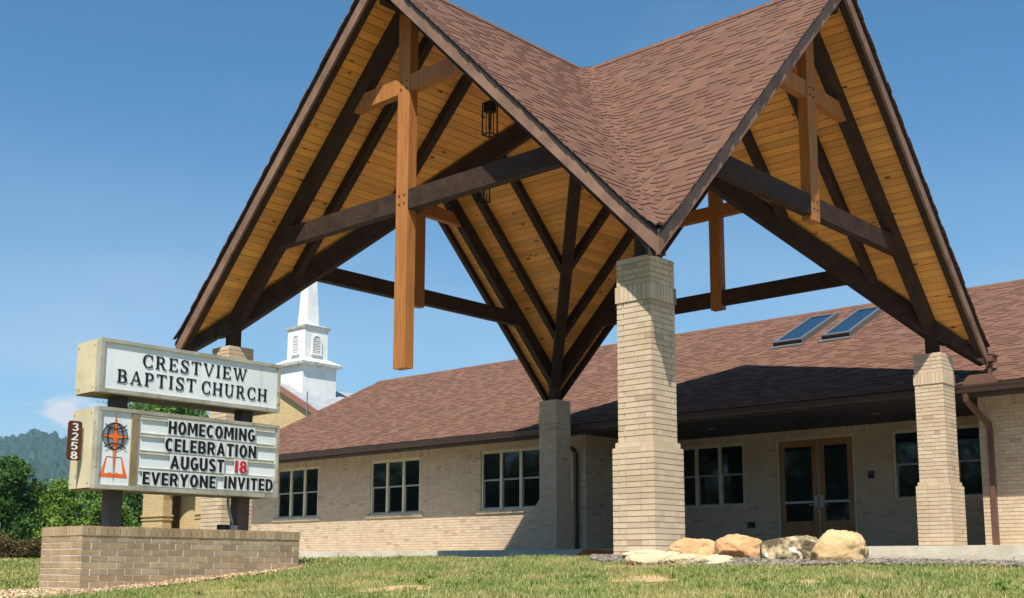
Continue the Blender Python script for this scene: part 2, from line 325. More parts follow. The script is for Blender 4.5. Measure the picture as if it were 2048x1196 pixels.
# driveway passing under the canopy, and raised concrete walk in front of the doors
XS = 8.1; ZS = .265
mb = MB(); ys = [-40, -8, 0, 10, 20, 32, 60]
mb.add([(-.55, y, -.012) for y in ys]+[(XS+.02, y, .1) for y in ys], [(i, i+1, len(ys)+i+1, len(ys)+i) for i in range(len(ys)-1)])
mb.add([(-.55, y, -.3) for y in ys]+[(-.55, y, -.012) for y in ys], [(i, i+1, len(ys)+i+1, len(ys)+i) for i in range(len(ys)-1)])
mb.build('driveway', 'drive', label='grey driveway passing under the timber canopy', kind='structure')
mb = MB().add([(-.62, y, -.10) for y in ys]+[(-.62, y, .012) for y in ys]+[(.12, y, .014) for y in ys], [(i, i+1, len(ys)+i+1, len(ys)+i) for i in range(len(ys)-1)]+[(len(ys)+i, len(ys)+i+1, 2*len(ys)+i+1, 2*len(ys)+i) for i in range(len(ys)-1)])
mb.build('driveway_edge', 'concrete', label='pale concrete edging strip of the driveway', kind='structure')
mb = MB().box(XS, 12.7, -14, 24, -.2, ZS)
walk = mb.build('walkway_slab', 'concrete', label='raised concrete walk along the brick building', kind='structure')
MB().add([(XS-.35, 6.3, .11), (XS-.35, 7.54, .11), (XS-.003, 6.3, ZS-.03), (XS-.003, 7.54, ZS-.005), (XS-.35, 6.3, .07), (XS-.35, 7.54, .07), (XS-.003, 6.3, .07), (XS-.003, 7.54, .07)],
    [(0, 2, 3, 1), (0, 1, 5, 4), (2, 6, 7, 3), (0, 4, 6, 2), (1, 3, 7, 5), (4, 5, 7, 6)]).build('sloped_panel', 'ramp', label='orange brown sloped panel at edge of the raised walk', category='ramp')  # orange-brown panel sloping from the driveway up to the slab edge

# ------------------------------------------------------------------ brick piers
COURSE = .0677; J = .010; BL = .203
PIER_TOP = 3.59
def pier(cx, cy, base, label):
    t = thing('brick_pier', label, 'pier', 'brick piers carrying the timber canopy'); t.location = (cx, cy, 0)
    core = MB()
    def ring(z0, z1, h, odd, tex):
        dep = .095
        fx = []   # (face, a0, a1)
        for face in ('x-', 'y-', 'x+', 'y+'):
            own = (face[0] == 'x') != bool(odd)
            a0, a1 = (-h, h) if own else (-h+dep, h-dep)
            Ln = a1-a0
            nb = max(2, round(Ln/BL)); cuts = [a0+Ln*i/nb for i in range(nb+1)]
            if not own and odd is not None and Ln > .3: cuts = [a0, a0+BL*.5*1.0, *[a0+BL*.5+BL*i for i in range(1, int((Ln-BL*.5)/BL)+1)], a1]; cuts = [c for i, c in enumerate(cuts) if i == 0 or c-cuts[i-1] > .03]
            for q in range(len(cuts)-1):
                b0, b1 = cuts[q]+(.0022 if q else 0), cuts[q+1]-(.0022 if q < len(cuts)-2 else 0)
                if not own:
                    if q == 0: b0 += .004
                    if q == len(cuts)-2: b1 -= .004
                if b1-b0 < .02: continue
                if face == 'x-': bx = (-h, -h+dep, b0, b1)
                elif face == 'x+': bx = (h-dep+J, h, b0, b1)
                elif face == 'y-': bx = (b0, b1, -h, -h+dep)
                else: bx = (b0, b1, h-dep+J, h)
                if face in ('x-', 'y-'): box_obj('brick', *bx[:2], *bx[2:], z0+J/2, z1-J/2, 'brick', t, .0012)
                else: tex.box(*bx, z0+J/2, z1-J/2)
        core.box(-h+.008, h-.008, -h+.008, h-.008, z0, z1+.0005)
    back = MB()
    z = PIER_TOP; k = 0
    for i in range(5): ring(z-COURSE, z, .2503, k % 2, back); z -= COURSE; k += 1
    # soldier band
    h = .2655; zt = z; zb = z-.203; nS = 8; wS = 2*h/nS
    for q in range(nS):
        a0, a1 = -h+q*wS+.004, -h+(q+1)*wS-.004
        if q == 0: a0 = -h
        if q == nS-1: a1 = h
        box_obj('brick', -h, -h+.075, a0, a1, zb+.004, zt-.004, 'brick', t)
        if q: box_obj('brick', a0, a1, -h, -h+.075, zb+.004, zt-.004, 'brick', t)
        back.box(h-.075, h, a0, a1, zb+.004, zt-.004)
        if q not in (0, nS-1): back.box(a0, a1, h-.075, h, zb+.004, zt-.004)
    core.box(-h+.011, h-.011, -h+.011, h-.011, zb, zt)
    z = zb
    for i in range(25): ring(z-COURSE, z, .2503, k % 2, back); z -= COURSE; k += 1
    ring(z-COURSE, z, .2765, k % 2, back); z -= COURSE; k += 1
    while z > base+.02:
        ring(z-COURSE, z, .3015, k % 2, back); z -= COURSE; k += 1
    core.build('mortar_core', 'mortar', t)
    b = back.build('brick_back', 'brick', t); b['kind'] = 'stuff'
    MB().box(-.24, .24, -.24, .24, PIER_TOP-.002, PIER_TOP+.006).build('mortar_cap', 'mortar', t)
    return t
SX, SY, OV = 8.576, 8.744, .699
pier(0, 0, -.06, 'cream brick pier nearest the camera, beside the boulders')
pier(0, SY, -.02, 'cream brick pier standing behind the church sign')
pier(SX, 0, ZS, 'sunlit cream brick pier on the raised walk in front of the right window')
pier(SX, SY, ZS, 'shaded brick pier on the raised walk against the left wing')

# ------------------------------------------------------------------ timber canopy
CX, CY = SX/2, SY/2; HX, HY = CX+OV, CY+OV
ZR, RISE = 8.785, 5.085
can = thing('timber_canopy', 'large timber entrance canopy with crossing shingled gables on brick piers', 'canopy')
can.location = (CX, CY, 3.6)
inv = Matrix.Translation((-CX, -CY, -3.6))
def cpart(mb, name, m, parent=can, smooth=False):
    o = mb.build(name, m, None, smooth); o.parent = parent
    if parent is can: o.matrix_parent_inverse = inv
    return o
GB = {'L': (HX, HY), 'B': (HX, HY), 'R': (HY, HX), 'F': (HY, HX)}
def gpos(g, sgn, a, b):
    if g == 'L': return (-OV+a, CY+sgn*b)
    if g == 'B': return (SX+OV-a, CY+sgn*b)
    if g == 'R': return (CX+sgn*b, -OV+a)
    return (CX+sgn*b, SY+OV-a)
def gz(g, b): return ZR-RISE*b/GB[g][1]
def amax(g, b): A, B = GB[g]; return A*(1-b/B)
def slab(mb, g, sgn, quad, zo0, zo1):
    pts = [(*gpos(g, sgn, a, b), gz(g, b)) for a, b in quad]
    return mb.prism(pts, (0, 0, zo0), (0, 0, zo1))
VISIBLE_CEIL = {('L', 1), ('F', 1), ('F', -1), ('B', 1), ('R', 1)}
ceil_root = cpart(MB().box(CX-.1, CX+.1, CY-.1, CY+.1, ZR-.19, ZR-.15), 'ceiling', 'beam')
roof_root = None
deck = MB(); hidden_boards = MB()
for g in 'LBRF':
    A, B = GB[g]
    for sgn in (1, -1):
        slab(deck, g, sgn, [(.05, 0), (A, 0), (.05, B*(1-.05/A))], -.143, -.02)
        nrow = 54; db = B/nrow
        for i in range(nrow):
            b0, b1 = i*db+.0055, (i+1)*db-.0055
            a1, a2 = amax(g, b0), amax(g, b1)
            if a2 < .1 or a1 < .1: continue
            q = [(.045, b0), (a1, b0), (a2, b1), (.045, b1)]
            if (g, sgn) in VISIBLE_CEIL:
                mbx = MB(); slab(mbx, g, sgn, q, -.167, -.145)
                o = mbx.build('board', 'pine_x' if g in 'LB' else 'pine_y', ceil_root)
            else: slab(hidden_boards, g, sgn, q, -.167, -.145)
roof_root = cpart(deck, 'roof', 'roof_deck')
hb = cpart(hidden_boards, 'board_rear', 'pine_x', ceil_root); hb['kind'] = 'stuff'

# fascias, barge rafters, ridge beams, jack rafters
for g in 'LBRF':
    A, B = GB[g]
    for sgn in (1, -1):
        cpart(slab(MB(), g, sgn, [(0, .0), (.045, .0), (.045, B-.004), (0, B-.004)], -.295, -.016), 'fascia_board', 'fascia')
        cpart(slab(MB(), g, sgn, [(-.014, .0), (-.001, .0), (-.001, B-.004), (-.014, B-.004)], -.062, -.012), 'drip_shade_strip', 'drip_shade')  # metal edge strip, coloured dark to widen the shingle overhang's shadow band
        cpart(slab(MB(), g, sgn, [(.047, .02), (.14, .02), (.14, B*(1-.14/A)-.02), (.047, B*(1-.06/A)-.02)], -.33, -.168), 'barge_rafter', 'beam')
        for off in (.70, 1.80):
            a = OV+off; bmaxx = B*(1-(a+.07)/A)
            cpart(slab(MB(), g, sgn, [(a-.07, .06), (a+.07, .06), (a+.07, bmaxx), (a-.07, bmaxx)], -.39, -.166), 'jack_rafter', 'beam')
    p0 = gpos(g, 1, .15, 0); p1 = gpos(g, 1, A-.12, 0)
    mb = MB()
    if g in 'LB': mb.box(min(p0[0], p1[0]), max(p0[0], p1[0]), CY-.06, CY+.06, ZR-.52, ZR-.2)
    else: mb.box(CX-.06, CX+.06, min(p0[1], p1[1]), max(p0[1], p1[1]), ZR-.52, ZR-.2)
    cpart(mb, 'ridge_beam', 'beam')
# valley beams
for sx in (-1, 1):
    for sy in (-1, 1):
        d = Vector((sx*HX, sy*HY, 0)); n = Vector((-d.y, d.x, 0)).normalized()*.105
        def vp(t, dz): return Vector((CX, CY, 0))+d*t+Vector((0, 0, ZR-RISE*t+dz))
        cpart(MB().prism([vp(.01, -.17), vp(.9, -.17), vp(.9, -.43), vp(.862, -.56), vp(.80, -.565), vp(.01, -.565)], -n, n), 'valley_beam', 'beam')
        cpart(MB().prism([vp(.902, -.172), vp(.984, -.172), vp(.984, -.36), vp(.902, -.43)], -n*.96, n*.96), 'valley_beam_tail', 'fascia' if False else 'beam')
        px, py = CX+sx*CX, CY+sy*CY
        cpart(MB().box(px-.094, px+.094, py-.094, py+.094, PIER_TOP+.007, 4.05), 'post', 'beam')
# trusses
def truss(g, zb):
    A, B = GB[g]
    def P(a, b, z):
        x, y = gpos(g, 1, a, abs(b)) if b >= 0 else gpos(g, -1, a, abs(b)); return (x, y, z)
    def zc(b): return gz(g, abs(b))-.168
    a0 = OV
    def ext(pts, hw, name, m, par):
        q = [P(a0-hw, b, z) for b, z in pts]; r = [P(a0+hw, b, z) for b, z in pts]; n = len(q)
        mb = MB().add(q+r, [tuple(range(n)), tuple(range(2*n-1, n-1, -1))]+[(i, (i+1) % n, n+(i+1) % n, n+i) for i in range(n)])
        o = mb.build(name, m, par)
        if par is can: o.matrix_parent_inverse = inv
        return o
    tr = ext([(-.16, ZR-.6), (.16, ZR-.6), (.16, zc(.16)), (0, zc(0)), (-.16, zc(.16))], .06, 'truss', 'beam', can)
    for s in (1, -1):
        b2 = B-OV+.14
        ext([(s*.132, zc(.132)), (s*b2, zc(b2)), (s*b2, zc(b2)-.16), (s*(b2-.24), zc(b2-.24)-.42), (s*.132, zc(.132)-.42)], .075, 'truss_rafter', 'beam', tr)
    ext([(-3.13, 5.44), (3.13, 5.44), (3.40, 5.14), (-3.40, 5.14)], .0785, 'tie_beam', 'beam', tr)
    ext([(-1.3, 7.255), (1.3, 7.255), (1.38, 7.0), (-1.38, 7.0)], .070, 'cross_arm', 'beam_honey', tr)
    ext([(-.13, zb), (.13, zb), (.13, ZR-.45), (-.13, ZR-.45)], .082, 'king_post', 'beam_honey', tr)
    # bolt heads on the outer face
    mb = MB()
    for bz in (5.24, 5.37):
        for bb in (-.055, .055): mb.tube([P(a0-.082, bb, bz), P(a0-.096, bb, bz)], .013, 6)
    for bb in (2.6, -2.6, 2.75, -2.75):
        for bz in (5.24, 5.37): mb.tube([P(a0-.078, bb, bz), P(a0-.090, bb, bz)], .013, 6)
    for bb, bz in ((-.06, 7.17), (.06, 7.05), (.06, 7.17), (-.06, 7.05)): mb.tube([P(a0-.082, bb, bz), P(a0-.096, bb, bz)], .013, 6)
    o = mb.build('bolt_heads', 'black', tr); o['kind'] = 'stuff'
for g, zb in (('L', 2.75), ('R', 5.06), ('F', 5.06), ('B', 5.06)): truss(g, zb)

# shingles
def smax(za, zb_, k=.32):
    h = max(k-abs(za-zb_), 0)/k; return max(za, zb_)+h*h*k*.25
def surf(x, y, dz):
    za = ZR-RISE*abs(y-CY)/HY; zb_ = ZR-RISE*abs(x-CX)/HX
    return (x, y, smax(za, zb_)+dz)
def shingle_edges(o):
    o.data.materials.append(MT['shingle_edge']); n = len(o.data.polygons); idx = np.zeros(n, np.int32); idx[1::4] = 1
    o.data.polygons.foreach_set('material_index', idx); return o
def shingle_wedge(v):   # v: lowL, lowR, upR, upL tops + lowL,lowR bottoms
    return v, [(0, 1, 2, 3), (4, 5, 1, 0), (4, 0, 3), (5, 2, 1)]
sh_list = []; rear = MB()
for g in 'LRBF':
    A, B = GB[g]
    for sgn in (1, -1):
        vis = (g, sgn) in (('L', -1), ('R', -1))
        nrow = 50; db = B/nrow
        for i in range(nrow):
            b0, b1 = i*db-.018, (i+1)*db
            if i == 0: b0 = 0
            a = -.046+random.uniform(-.014, .006); end = amax(g, b0)
            lastthick = False
            first = True
            while a < end:
                wd = random.uniform(.13, .34) if vis else .6
                if vis and end-a < .75: wd = .09; lastthick = lastthick if random.random() < .6 else not lastthick
                thick = (not lastthick) if random.random() < .75 else lastthick; lastthick = thick
                t = .020 if thick else .006
                c = [(a, b1), (a+wd, b1), (a+wd, b0), (a, b0)]
                lim = [max(min(q[0], amax(g, q[1])+.004), q[0] if q[0] < 0 else 0) if q[0] > 0 else q[0] for q in c]
                if lim[2]-lim[3] > .004:
                    P = [gpos(g, sgn, lim[k], c[k][1]) for k in range(4)]
                    V = [surf(*P[0], t), surf(*P[1], t), surf(*P[2], .004), surf(*P[3], .004), surf(*P[0], -.016), surf(*P[1], -.016)]
                    if vis:
                        dist = min((P[0][0]-CAM_POS[0])**2+(P[0][1]-CAM_POS[1])**2+(V[0][2])**2, 1e9)
                        sh_list.append((dist, V))
                    else: rear.add(*shingle_wedge(V))
                a += wd+.003
sh_list.sort(key=lambda q: q[0])
rest = MB()
for i, (dd, V) in enumerate(sh_list):
    if i < 290:
        shingle_edges(MB().add(*shingle_wedge(V)).build('shingle', 'shingle', roof_root))
    else: rest.add(*shingle_wedge(V))
for mbx, nm in ((rest, 'shingle_field'), (rear, 'shingle_rear')):
    o = shingle_edges(mbx.build(nm, 'shingle', roof_root)); o['kind'] = 'stuff'
# ridge caps
rc = MB()
for g in 'LRBF':
    A, B = GB[g]; a = -.02
    while a < A-.05:
        a1 = min(a+.24, A)
        for sgn in (1, -1):
            q = [(a, 0), (a1, 0), (a1, .11), (a, .11)]
            slab(rc, g, sgn, q, .02, .034)
        a += .225
cpart(rc, 'ridge_cap', 'shingle', roof_root)

# gutter outlet at the canopy corner over the hall roof
mb = MB().box(SX+OV-.02, SX+OV+.22, -OV-.08, -OV+.10, 3.50, 3.62).box(SX+OV+.05, SX+OV+.16, -OV-.02, -OV+.06, 3.24, 3.50).box(SX+OV-.02, SX+OV+.26, -OV-.1, -OV+.12, 3.60, 3.63)
cpart(mb, 'gutter_outlet', 'spout_brown')

# lanterns
def lantern(x, y, label):
    t = thing('hanging_lantern', label, 'lantern', 'lanterns under the canopy ridges'); t.location = (x, y, 6.85)
    h = .085
    fr = MB()
    for sx in (-1, 1):
        for sy in (-1, 1): fr.box(sx*h-.009, sx*h+.009, sy*h-.009, sy*h+.009, 0.0, .56)
    for z in (0, .54):
        for s in (-1, 1): fr.box(-h, h, s*h-.008, s*h+.008, z, z+.018).box(s*h-.008, s*h+.008, -h, h, z+.001, z+.017)
    for s in (-1, 1): fr.box(-.005, .005, s*h-.005, s*h+.005, .01, .55).box(s*h-.005, s*h+.005, -.005, .005, .01, .55)
    fr.build('frame', 'black', t)
    MB().box(-h+.012, h-.012, -h+.012, h-.012, .40, .56).build('cap', 'black', t)
    MB().tube([(0, 0, .1), (0, 0, .40)], .03, 10).build('lamp_tube', 'lantern_glass', t)
    MB().tube([(0, 0, .56), (0, 0, 8.28-6.85)], .008, 6).build('hanging_rod', 'black', t)
lantern(1.81, CY, 'black cage lantern hanging under the front gable with the long cross')
lantern(CX, 6.9, 'black cage lantern hanging deeper under the far gable, below the tie beam')

# ------------------------------------------------------------------ church hall building
hall = thing('church_hall', 'low brick church hall with long brown shingled roof', 'building')
WX, EX = 10.0, 12.5; WT = 2.98
YR0, YR1 = -.2, 9.0; YEND = 22.4; YRIGHT = -12.0
ZW0, ZW1 = 1.29, 2.80
def panel_cells(y0, y1, z0, z1, opens):
    ys = sorted({y0, y1, *[v for o in opens for v in o[:2]]}); zs = sorted({z0, z1, *[v for o in opens for v in o[2:]]})
    for i in range(len(ys)-1):
        for j in range(len(zs)-1):
            c = ((ys[i]+ys[i+1])/2, (zs[j]+zs[j+1])/2)
            if not any(o[0] < c[0] < o[1] and o[2] < c[1] < o[3] for o in opens): yield ys[i], ys[i+1], zs[j], zs[j+1]
def brick_rects(y0, y1, z0, z1, opens, soldier=None, bands=()):
    """bricks as (y0,y1,z0,z1); soldier = (zs0, zs1) full-width soldier course"""
    out = []
    zmax = soldier[0] if soldier else z1
    nrow = round((zmax-z0)/COURSE); ch = (zmax-z0)/nrow
    for r in range(nrow):
        za, zb = z0+r*ch+J/2, z0+(r+1)*ch-J/2; zm = (za+zb)/2
        blocks = [(o[0], o[1]) for o in opens if o[2]-.03 < zm < o[3]+.0]+[(b[0], b[1]) for b in bands if b[2] < zm < b[3]]
        y = y0-(BL/2 if r % 2 else 0)
        while y < y1:
            segs = [(max(y+.003, y0), min(y+BL-.003, y1))]
            for (p, q) in blocks:
                ns = []
                for (s, e) in segs:
                    if e <= p or s >= q: ns.append((s, e)); continue
                    if s < p: ns.append((s, p-.004))
                    if e > q: ns.append((q+.004, e))
                segs = ns
            out += [(s, e, za, zb) for s, e in segs if e-s > .012]
            y += BL
    def soldiers(a, b, p, q):
        n = max(1, round((b-a)/COURSE)); w_ = (b-a)/n
        return [(a+i*w_+J/2, a+(i+1)*w_-J/2, p+J/2, q-J/2) for i in range(n)]
    if soldier: 
        for s in soldiers(y0, y1, *soldier):
            if not any(o[0] < (s[0]+s[1])/2 < o[1] and o[2] < (s[2]+s[3])/2 < o[3] for o in opens): out.append(s)
    for b in bands: out += soldiers(b[0], b[1], b[2], b[3])
    return out
def bricks_x(mb, x, rects, pr=.0055):        # facing -x
    for (a, b, c, d) in rects:
        p = pr+random.uniform(-.0015, .0015); mb.add([(x-p, a, c), (x-p, b, c), (x-p, b, d), (x-p, a, d), (x+.01, a, c), (x+.01, b, c), (x+.01, b, d), (x+.01, a, d)],
               [(0, 3, 2, 1), (0, 1, 5, 4), (1, 2, 6, 5), (2, 3, 7, 6), (3, 0, 4, 7)])
def bricks_y(mb, y, rects, pr=.009):        # facing -y; rects in x
    for (a, b, c, d) in rects:
        p = pr+random.uniform(-.0015, .0015); mb.add([(a, y-p, c), (b, y-p, c), (b, y-p, d), (a, y-p, d), (a, y+.01, c), (b, y+.01, c), (b, y+.01, d), (a, y+.01, d)],
               [(0, 1, 2, 3), (0, 4, 5, 1), (1, 5, 6, 2), (2, 6, 7, 3), (3, 7, 4, 0)])
wins_wing = [(10.40, 12.43), (14.70, 16.73), (19.06, 21.09)]
op_wing = [(a, b, ZW0, ZW1) for a, b in wins_wing]
bands_wing = [(17.10, 18.88, 2.29, 2.47), (12.71, 14.50, 2.29, 2.47)]
def wall_x(name, x, y0, y1, opens, bands=(), n_obj=0, key=None):
    mbk = MB()
    for c in panel_cells(y0, y1, ZS-.2, WT+.05, opens): mbk.box(x, x+.28, *c)
    wl = mbk.build(name, 'mortar', hall)
    rects = brick_rects(y0, y1, ZS, WT, opens, (2.80, WT), bands)
    if key: rects.sort(key=key)
    for r in rects[:n_obj]:
        box_obj('brick', x-.0065, x+.03, r[0], r[1], r[2], r[3], 'brick', wl, .0008)
    mbb = MB(); bricks_x(mbb, x, rects[n_obj:]); o = mbb.build('brick_field', 'brick', wl); o['kind'] = 'stuff'
    return wl
wall_x('wing_wall', WX, YR1, YEND, op_wing, bands_wing)
wall_x('wing_wall', WX, YRIGHT, YR0, [], n_obj=280, key=lambda r: -r[1])
op_entry = [(6.24, 8.27, ZW0+.02, ZW1+.01), (3.47, 5.40, ZS-.3, 2.81), (.57, 2.60, ZW0+.02, ZW1+.01)]
wall_x('entry_wall', EX, YR0+.0, YR1-.0, op_entry)
# recess return walls
mb = MB().box(WX+.28, EX, YR1+.001, YR1+.26, ZS-.2, WT+.04); wl = mb.build('return_wall', 'mortar', hall)
mbb = MB(); bricks_y(mbb, YR1, brick_rects(WX-.005, EX-.012, ZS, WT, [], (2.80, WT))); o = mbb.build('brick_field', 'brick', wl); o['kind'] = 'stuff'
mb = MB().box(WX+.28, EX, YR0-.26, YR0-.001, ZS-.2, WT+.04); mb.build('return_wall', 'brick', hall)
# gable end and rear walls
mb = MB().box(WX+.01, 21.4, YEND-.25, YEND, ZS-.2, WT).prism([(WX, YEND-.24, WT), (21.4, YEND-.24, WT), (15.68, YEND-.24, 6.1)], (0, 0, 0), (0, .22, 0))
mb.build('end_wall', MT['church_brick'], hall)
MB().box(21.2, 21.45, YRIGHT, YEND-.26, ZS-.2, WT+.9).build('rear_wall', MT['church_brick'], hall)

def window(x, y0, y1, z0, z1, facing='x'):
    wn = MB().box(x+.02, x+.10, y0, y0+.06, z0, z1).box(x+.02, x+.10, y1-.06, y1, z0, z1).box(x+.018, x+.10, y0, y1, z1-.075, z1-.001).box(x+.02, x+.10, y0+.06, y1-.06, z0, z0+.045)
    lw = (y1-y0-.12-2*.085)/3
    ys = [y0+.06+i*(lw+.085) for i in range(3)]
    for i in (1, 2): wn.box(x+.015, x+.10, ys[i]-.085, ys[i], z0+.045, z1-.075)
    root = wn.build('window', 'frame', hall)
    zm = z0+(z1-z0)*.503
    for i in range(3):
        a, b = ys[i], ys[i]+lw
        for xa, za, zb in ((x+.058, zm+.02, z1-.075), (x+.070, z0+.045, zm-.02)):
            t1, t2 = random.uniform(-.003, .003), random.uniform(-.004, .004)
            MB().prism([(xa+t1, a, za), (xa-t1, b, za), (xa-t1+t2, b, zb), (xa+t1+t2, a, zb)], (0, 0, 0), (.005, 0, 0)).build('pane', 'glass', root)
        s = MB().box(x+.045, x+.085, a, b, zm-.02, zm+.02)
        s.box(x+.055, x+.08, a, a+.028, z0+.045, zm-.02).box(x+.055, x+.08, b-.028, b, z0+.045, zm-.02).box(x+.055, x+.08, a+.028, b-.028, z0+.045, z0+.075)
        s.build('sash', 'sash', root)
    # brick sill
    n = 11; w_ = (y1-y0+.28)/n
    sl = MB()
    for i in range(n):
        a = y0-.14+i*w_; sl.box(x-.045, x+.05, a+.004, a+w_-.004, z0-.082, z0-.004)
    sl.box(x-.03, x+.05, y0-.13, y1+.13, z0-.078, z0-.008)
    sl.build('sill', 'brick', root)
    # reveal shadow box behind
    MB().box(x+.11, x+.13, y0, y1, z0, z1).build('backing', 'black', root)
    return root
for a, b in wins_wing: window(WX, a, b, ZW0, ZW1)
window(EX, 6.24, 8.27, ZW0+.02, ZW1+.01); window(EX, .57, 2.60, ZW0+.02, ZW1+.01)

# doors
df = MB().box(EX+.02, EX+.14, 3.47, 3.52, ZS, 2.81).box(EX+.02, EX+.14, 5.35, 5.40, ZS, 2.81).box(EX+.019, EX+.14, 3.52, 5.35, 2.755, 2.809)
df.build('door_frame', 'frame', hall)
def door(y0, y1, hinge):
    gy0, gy1 = y0+.15, y1-.13; gz0, gz1 = .92, 2.60
    d = MB()
    for c in panel_cells(y0, y1, ZS+.01, 2.75, [(gy0, gy1, gz0, gz1)]): d.box(EX+.06, EX+.105, *c)
    d = d.build('door', 'door', hall)
    MB().box(EX+.078, EX+.086, gy0, gy1, gz0, gz1).build('pane', 'glass', d)
    MB().box(EX+.05, EX+.059, y0+.15, y1-.13, .40, .80).build('kick_panel', 'door', d)
    MB().box(EX+.035, EX+.06, gy0-.02, gy1+.02, 1.32, 1.37).build('push_bar', 'alum', d)
    hy = y0+.06 if hinge == 'hi' else y1-.06
    MB().box(EX+.03, EX+.058, hy-.04, hy+.04, 1.22, 1.48).tube([(EX+.0, hy, 1.28), (EX+.0, hy+(.16 if hinge == 'hi' else -.16), 1.28)], .012, 8).build('handle', 'alum', d)
door(4.385, 5.348, 'hi'); door(3.522, 4.36, 'lo')
MB().box(EX+.045, EX+.12, 4.3605, 4.3845, ZS+.01, 2.752).build('centre_post', 'alum', hall)
MB().box(EX-.05, EX-.009, 3.03, 3.15, 1.80, 1.96).build('entry_reader', 'black', hall)
MB().box(EX-.058, EX-.0505, 3.05, 3.13, 1.915, 1.94).build('reader_light_strip', 'red', hall)
MB().box(EX-.06, EX-.009, 5.99, 6.17, .80, .93).build('outlet_box', 'black', hall)

# soffit, fascia, gutter
XE = 8.93
MB().box(XE+.16, EX-.012, YR0, YR1-.012, 2.981, 3.0).build('soffit', 'soffit', hall)
MB().box(XE+.16, WX-.012, YR1-.012, 22.9, 2.981, 3.0).build('soffit', 'soffit', hall)
MB().box(XE+.16, WX-.012, YRIGHT, YR0, 2.981, 3.0).build('soffit', 'soffit', hall)
for (x, y) in ((10.9, 6.1), (10.9, 2.2)):
    MB().tube([(x, y, 2.968), (x, y, 2.9805)], .09, 14).build('soffit_light', 'alum', hall)
gp = [(XE+.135, 2.935), (XE+.03, 2.935), (XE+.02, 2.99), (XE, 3.035), (XE, 3.062), (XE+.012, 3.062), (XE+.012, 3.04), (XE+.135, 3.04)]
MB().prism([(x, 0, z) for x, z in gp], (0, YRIGHT, 0), (0, 22.9, 0)).build('gutter', 'metal_brown', hall)
MB().box(XE+.136, XE+.16, YRIGHT, 22.9, 2.90, 3.09).build('eave_fascia', 'metal_brown', hall)
# roof: front slope and rear slope
PB = .494; XRG = 15.68; ZRG = 3.09+PB*(XRG-XE)
def rz(x): return 3.075+PB*(x-XE) if x <= XRG else 3.075+PB*(2*XRG-XE-x)
mb = MB().prism([(XE+.05, 0, rz(XE+.05)-.02), (XRG, 0, rz(XRG)-.02), (2*XRG-XE, 0, rz(XE)-.02), (2*XRG-XE, 0, rz(XE)-.14), (XRG, 0, rz(XRG)-.16), (XE+.17, 0, rz(XE+.17)-.10)], (0, YRIGHT, 0), (0, 22.95, 0))
hroof = mb.build('roof', 'roof_deck', hall)
MB().prism([(XE+.05, 0, rz(XE)-.2), (XE+.05, 0, rz(XE+.05)-.022), (XRG, 0, rz(XRG)-.022), (XRG, 0, rz(XRG)-.24)], (0, 22.952, 0), (0, 22.98, 0)).build('rake_board', 'metal_brown', hall)
sl = []; fld = MB(); nrow = 54; dx = (XRG-XE-.02)/nrow
for i in range(nrow):
    x1, x0 = XE+.035+i*dx, XE+.035+(i+1)*dx+.02
    y = YRIGHT+random.uniform(0, .2); lt = False
    while y < 22.98:
        wd = random.uniform(.14, .36); lt = (not lt) if random.random() < .7 else lt
        t = .016 if lt else .005; y1 = min(y+wd, 22.99)
        V = [(x1, y, rz(x1)+t), (x1, y1, rz(x1)+t), (x0, y1, rz(x0)+.003), (x0, y, rz(x0)+.003), (x1, y, rz(x1)-.015), (x1, y1, rz(x1)-.015)]
        sl.append((abs(y+1.3)*.6+abs(x1-9.6), V)) if y < 1.5 and y > -2.6 else fld.add(*shingle_wedge(V))
        y += wd+.003
sl.sort(key=lambda q: q[0])
for i, (d_, V) in enumerate(sl):
    if i < 280: shingle_edges(MB().add(*shingle_wedge(V)).build('shingle', 'shingle', hroof))
    else: fld.add(*shingle_wedge(V))
o = shingle_edges(fld.build('shingle_field', 'shingle', hroof)); o['kind'] = 'stuff'
rc = MB(); y = YRIGHT
while y < 22.95:
    rc.prism([(XRG-.13, 0, rz(XRG-.13)+.014), (XRG, 0, rz(XRG)+.02), (XRG+.13, 0, rz(XRG+.13)+.014), (XRG+.13, 0, rz(XRG+.13)-.01), (XRG, 0, rz(XRG)-.005), (XRG-.13, 0, rz(XRG-.13)-.01)], (0, y, 0), (0, y+.24, random.uniform(.002, .006))); y += .235
rc.build('ridge_cap', 'shingle', hroof)
# skylights
def skylight(y0, y1):
    x0, x1 = 12.95, 14.86
    def q(x, y, h): return (x-h*.443, y, rz(x)+h*.896)
    def bx(mb, xa, xb, ya, yb, h0, h1):
        v = [q(xa, ya, h0), q(xb, ya, h0), q(xb, yb, h0), q(xa, yb, h0), q(xa, ya, h1), q(xb, ya, h1), q(xb, yb, h1), q(xa, yb, h1)]
        return mb.add(v, [(0, 3, 2, 1), (4, 5, 6, 7), (0, 1, 5, 4), (1, 2, 6, 5), (2, 3, 7, 6), (3, 0, 4, 7)])
    mb = MB(); bx(mb, x0, x0+.09, y0, y1, 0, .13); bx(mb, x1-.09, x1, y0, y1, 0, .13); bx(mb, x0+.09, x1-.09, y0, y0+.08, 0, .129); bx(mb, x0+.09, x1-.09, y1-.08, y1, 0, .129)
    s = mb.build('skylight', 'skyframe', hall)
    bx(MB(), x0+.09, x1-.09, y0+.08, y1-.08, .08, .11).build('pane', 'skyglass', s)
    bx(MB(), x0-.14, x0-.002, y0-.05, y1+.05, .02, .03).build('flashing', 'alum', s)
    bx(MB(), x0-.006, x0-.001, y0+.01, y1-.01, .0, .10).build('curb', 'black', s)
skylight(4.86, 5.62); skylight(3.66, 4.36)
